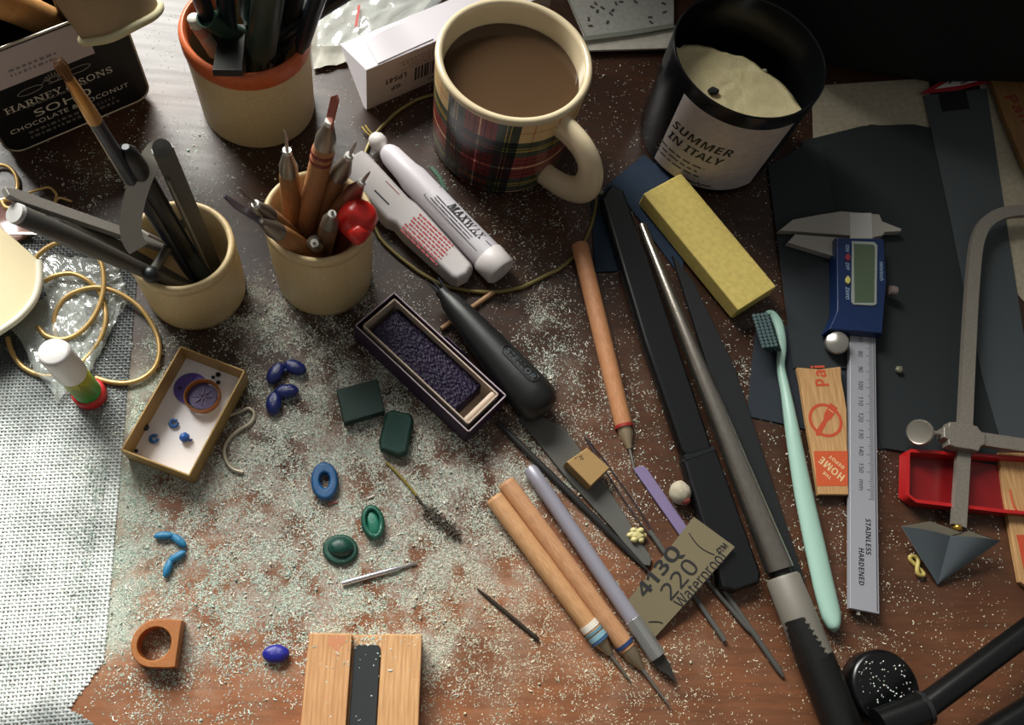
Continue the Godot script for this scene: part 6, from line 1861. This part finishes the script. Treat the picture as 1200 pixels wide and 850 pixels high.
	part("clamp_block", sh().prism(xz(o, [Vector3(303.3,14.0,-153.7),Vector3(307.9,14.0,-153.9),Vector3(308.6,14.0,-152.5),Vector3(316.4,14.0,-152.9),Vector3(319.8,14.0,-152.0),Vector3(320.8,14.0,-149.6),Vector3(323.4,14.0,-147.8),Vector3(321.9,14.0,-141.3),Vector3(319.1,14.0,-140.2),Vector3(316.9,14.0,-137.2),Vector3(313.0,14.0,-138.0),Vector3(303.6,14.0,-139.0),Vector3(299.8,14.0,-140.3),Vector3(300.0,14.0,-143.2),Vector3(297.7,14.0,-144.6),Vector3(299.0,14.0,-150.5),Vector3(301.7,14.0,-151.1)]), 8.0, 15.0, 0.8), fr, o)
	part("lower_bar", sh().bar(inn(o, [Vector3(313.1,9.0,-143.4),Vector3(299.6,9.0,-97.0)]), 7.6, 3.0), fr, o)
	part("arm", sh().bar(inn(o, [Vector3(321.2,12.0,-145.3),Vector3(393.7,12.0,-138.2)]), 7.6, 3.2), fr, o)
	part("brass_nut", sh().ball(inn(o, [Vector3(298.9,9.0,-96.1)])[0], Vector3(2.4, 2.4, 2.4), 16), mat("b08a3c", 0.25, 0.8), o)
	var t0: Vector3 = inn(o, [Vector3(284.6,14.0,-146.9)])[0]
	var t1: Vector3 = inn(o, [Vector3(301.9,11.0,-147.7)])[0]
	var tx := (t1 - t0).normalized()
	part("screw_shaft", sh().tube([t0, t1], 1.4, 10), fr, o)
	var face := (Vector3(0, 420, 0) - Vector3(240, 0, -130)).normalized()
	face = (face * 0.8 - tx * 0.5).normalized()
	part("thumb_screw", sh().spin([Vector2(0, -1.5), Vector2(6.0, -1.5), Vector2(7.2, -0.6), Vector2(7.2, 0.6), Vector2(6.4, 1.2), Vector2(5.6, 0.9), Vector2(0, 1.0)], 32, Transform3D(Basis(face, face.cross(UP).normalized().cross(face), face.cross(UP).normalized()).orthonormalized(), t0)), mat("aca598", 0.3, 0.8), o)
	# red tray
	o = thing("red_tray", "small red plastic tray partly under the saw frame", "tray", Vector3(309.0,0.0,-123.4))
	var rc := xz(o, [Vector3(279.4,7.0,-137.1),Vector3(281.2,7.0,-138.2),Vector3(336.3,7.0,-137.2),Vector3(365.5,7.0,-136.5),Vector3(357.0,7.0,-105.3),Vector3(329.7,7.0,-106.3),Vector3(278.6,7.0,-110.1),Vector3(274.4,7.0,-113.6)])
	part("tray_floor", sh().prism(rc, 0, 1.4, 0.4), mat("7c1216", 0.35), o)
	s = sh()
	var ring := []
	for p in rc:
		ring.append(Vector3(p.x, 4.6, p.y))
	s.bar(ring, 1.9, 7.4, UP, true)
	part("tray_rim", s, mat("b01c1e", 0.3), o)
	# folded sandpaper
	o = thing("folded_sandpaper", "folded grey sandpaper wedge standing in front of the red tray", "sandpaper", Vector3(286.6,0.0,-70.1))
	var pt := inn(o, [Vector3(266.8,9.0,-96.0),Vector3(319.9,12.0,-89.3),Vector3(286.4,1.0,-67.8),Vector3(282.6,11.0,-98.7),Vector3(303.7,11.5,-94.3),Vector3(292.9,10.0,-91.6)])
	s = sh()
	s.patch([pt[0], pt[5], pt[2], pt[2].lerp(pt[0], 0.04)], 8, 8, 0.5, func(u: float, v: float) -> Vector3: return Vector3(0, 2.0 * sin(PI * u) * (1 - v), 0))
	s.patch([pt[5], pt[1], pt[2].lerp(pt[1], 0.04), pt[2]], 8, 8, 0.5, func(u: float, v: float) -> Vector3: return Vector3(0, 2.5 * sin(PI * u) * (1 - v), 0))
	part("grit_face", s, mat("565e64", 0.85, 0.0, "fine", Vector3(4, 4, 4)), o)
	s = sh()
	s.patch([pt[0], pt[3], pt[4].lerp(pt[5], 0.4), pt[5]], 8, 6, 0.4)
	s.patch([pt[4].lerp(pt[5], 0.4), pt[4], pt[1], pt[5]], 6, 6, 0.4)
	part("paper_back", s, mat("77705e", 0.85, 0.0, "fine", Vector3(6, 6, 6)), o)
	# twist of cream wax
	o = thing("wax_twist", "yellowish figure-eight twist of wax by the folded sandpaper", "wax", Vector3(276.8,0.0,-77.0))
	var loop := []
	for n in 28:
		var a := TAU * n / 28.0
		loop.append(Vector3(1.9 * sin(2.0 * a) + 1.6 * cos(a) * 0.8, 1.3 + 0.8 * cos(a * 1.0 + 0.8), 5.2 * cos(a)))
	part("twist", sh().tube(loop, 1.15, 8, true), waxy("b7a258", 0.4), o)
	single("stone_chip", sh().ball(Vector3(0, 1.6, 0), Vector3(2.6, 1.8, 2.6), 6, 0.4, 2.0), mat("6d6a56", 0.3), Vector3(287.0,1.4,-188.4), "small grey stone chip on the black sandpaper right of the calipers", "chip")
	# swivel base at the front
	o = thing("swivel_stand", "black round swivel base with two jointed black arms", "stand", Vector3(242.1,13.0,-16.6))
	o.position.y = 0
	var gl := mat("0d0e0f", 0.28, 0.0, "speck", Vector3(18, 18, 18))
	part("disc", sh().lathe([Vector2(0, 0), Vector2(17, 0), Vector2(17.6, 1), Vector2(17.6, 10.5), Vector2(16.8, 12), Vector2(15.6, 12.6), Vector2(0, 12.6)], 48), gl, o)
	var j := inn(o, [Vector3(235.8,26.0,-1.4),Vector3(249.3,28.0,-7.2),Vector3(359.4,34.0,-71.6),Vector3(268.5,24.0,10.8),Vector3(360.9,30.0,-34.5),Vector3(227.2,26.0,0.0)])
	part("joint_barrel", sh().tube([j[5], j[1]], 7.2, 20), gl, o)
	part("joint_ring", sh().tube([j[1] - (j[1] - j[5]).normalized() * 1.0, j[1] + (j[1] - j[5]).normalized() * 1.2], 7.7, 20), mat("2a2b2c", 0.15, 0.3), o)
	part("arm", sh().tube([j[1], j[2]], 5.6, 20), gl, o)
	part("arm", sh().tube([j[3], j[4]], 6.0, 20), gl, o)


func ux_print(o: Node3D, red: Material) -> void:
	var y := 3.45
	var q: Vector3 = inn(o, [Vector3(236.4,5.0,-180.8)])[0]
	words(o, "Pai", 11.0, plane(Vector3(-0.1, 0, -1), UP, Vector3(q.x, y, q.z)), red, 12.5, null, "Droid Sans", true)
	var c: Vector3 = inn(o, [Vector3(235.4,5.0,-154.4)])[0]
	c.y = y
	var s := sh()
	var ring := []
	for i in 40:
		var a := TAU * i / 40.0
		ring.append(c + Vector3(cos(a) * 9.0, 0, sin(a) * 9.0))
	s.bar(ring, 1.7, 0.08, UP, true)
	# a paintbrush across the ring
	var t := Transform3D(Basis(UP, 0.95), c)
	s.at(t)
	s.prism(PackedVector2Array([Vector2(3, -2.4), Vector2(11, -2.4), Vector2(11, 2.4), Vector2(3, 2.4), Vector2(0, 1.2), Vector2(-10, 1.6), Vector2(-11.5, 0), Vector2(-10, -1.6), Vector2(0, -1.2)]), -0.03, 0.05, 0.01)
	s.at(Transform3D.IDENTITY)
	part("brush_emblem", s, red, o)
	part("emblem_gap", sh().at(t).prism(PackedVector2Array([Vector2(6.6, -1.7), Vector2(7.2, -1.7), Vector2(7.2, 1.7), Vector2(6.6, 1.7)]), 0.05, 0.09, 0.01), mat("c9a06e", 0.6), o)
	part("orange_square", sh().prism(xz(o, [Vector3(225.8,5.0,-136.3),Vector3(245.6,5.0,-137.2),Vector3(242.4,5.0,-117.6),Vector3(224.8,5.0,-116.9)]), y - 0.05, y + 0.03, 0.01), mat("c0522a", 0.6), o)
	var m: Vector3 = inn(o, [Vector3(235.1,5.0,-127.2)])[0]
	var cream := mat("d8b88a", 0.6)
	var d := Vector3(-0.74, 0, -0.67)
	var v := UP.cross(d) * -1.0
	for k in [["THE", 2.6, 5.0, -5.6], ["HOME", 6.0, 15.5, -0.6], ["DEPOT", 2.8, 9.5, 4.6]]:
		var off: Vector3 = d.cross(UP).normalized() * k[3]
		words(o, k[0], k[1], plane(d, UP, Vector3(m.x, y + 0.06, m.z) + off), cream, k[2], null, "Droid Sans", true)


func shavings() -> void:
	var r := RandomNumberGenerator.new()
	r.seed = 99
	var grain := sh()
	var pz := [Vector3(-1, 0, -0.5), Vector3(0.9, 0, -0.7), Vector3(0.3, 0, 1), Vector3(0.1, 0.7, 0)]
	for t in [[0, 1, 3], [1, 2, 3], [2, 0, 3]]:
		var nn: Vector3 = (pz[t[0]] + pz[t[1]] + pz[t[2]]).normalized() + UP * 0.4
		grain.tri(pz[t[0]], pz[t[1]], pz[t[2]], nn, nn, nn)
	var curl := sh()
	var rows := []
	for i in 6:
		var a := -0.2 + i * 0.5
		rows.append(PackedVector3Array([Vector3(-1.6 + i * 0.64, 0.15 + 0.5 * sin(a), -0.35 + 0.5 * sin(i * 0.7)), Vector3(-1.6 + i * 0.64, 0.3 + 0.6 * sin(a), 0.35 + 0.5 * sin(i * 0.7))]))
	curl.grid(rows, false, UP)
	var crumb := sh().ball(Vector3(0, 0.5, 0), Vector3(1, 0.7, 0.8), 7, 0.5, 1.6, 5)
	var hues := [Color("d6dcd3"), Color("c6d4ca"), Color("aebfb4"), Color("dcd6c2"), Color("95aa9f"), Color("e4e4de"), Color("878d86")]
	var m := StandardMaterial3D.new()
	m.vertex_color_use_as_albedo = true
	m.roughness = 0.6
	for kind in [[grain, 110000, 0.22, 0.62, "wax_dust", "fine pale wax dust scattered over the desk and the mat edge"], [curl, 7500, 0.28, 0.72, "wax_curls", "pale curled wax filings scattered over the desk"], [crumb, 700, 0.4, 1.0, "wax_crumbs", "cream wax crumbs scattered over the desk"]]:
		var spots := []
		var cols := []
		var f := FastNoiseLite.new()
		f.seed = kind[1]
		f.frequency = 0.06
		f.fractal_octaves = 3
		var tries := 0
		while spots.size() < kind[1] and tries < kind[1] * 12:
			tries += 1
			var x := r.randf_range(-240, 330)
			var z := r.randf_range(-400, 20)
			var d := dustiness(x, z) * clampf(0.55 + 1.5 * f.get_noise_2d(x, z), 0.08, 1.4)
			if r.randf() > d:
				continue
			if x < -128.0 and z > -240.0 and r.randf() > 0.35:
				continue
			var y := 0.0
			if x > -33 and x < 20 and z > -37:
				if r.randf() > (0.7 if z < -33.0 and x > -13.0 and x < 1.0 else 0.04):
					continue
				y = 14.0 if (x < -12.6 or x > 1.0) else (9.0 if z < -33.5 else 11.6)
			elif x < -133.0 and z > -242:
				y = 1.0
			var sc := r.randf_range(kind[2], kind[3]) * (0.6 + 0.4 * r.randf())
			spots.append(Transform3D(Basis(UP, r.randf() * TAU) * Basis(Vector3(1, 0, 0), r.randf_range(-0.3, 0.3)) * Basis.from_scale(Vector3(sc, sc * r.randf_range(0.6, 1.2), sc) ), Vector3(x, y, z) * 0.001))
			cols.append(hues[r.randi() % hues.size()].lerp(Color("cdb48e"), 0.08 + 0.45 * smoothstep(-110.0, -40.0, z) * smoothstep(-10.0, 70.0, x)).lerp(Color("a9cdbb"), 0.5 if (x < -105 or (z > -75 and x < 10)) and r.randf() < 0.35 else 0.0).srgb_to_linear())
		if kind[0] == grain:
			var top: Vector3 = Vector3(242.1,13.0,-16.6)
			for i in 90:
				var a := r.randf() * TAU
				var q := 15.0 * sqrt(r.randf())
				spots.append(Transform3D(Basis(UP, a) * Basis.from_scale(Vector3.ONE * r.randf_range(0.2, 0.6)), Vector3(top.x + cos(a) * q, 12.6, top.z + sin(a) * q) * 0.001))
				cols.append(hues[i % hues.size()].srgb_to_linear())
		var mm := MultiMesh.new()
		mm.transform_format = MultiMesh.TRANSFORM_3D
		mm.use_colors = true
		mm.mesh = kind[0].mesh()
		mm.instance_count = spots.size()
		for i in spots.size():
			mm.set_instance_transform(i, spots[i])
			mm.set_instance_color(i, cols[i])
		var o := MultiMeshInstance3D.new()
		o.name = kind[4]
		o.multimesh = mm
		o.material_override = m
		add_child(o)
		tag(o, kind[5], "dust", "", "stuff")
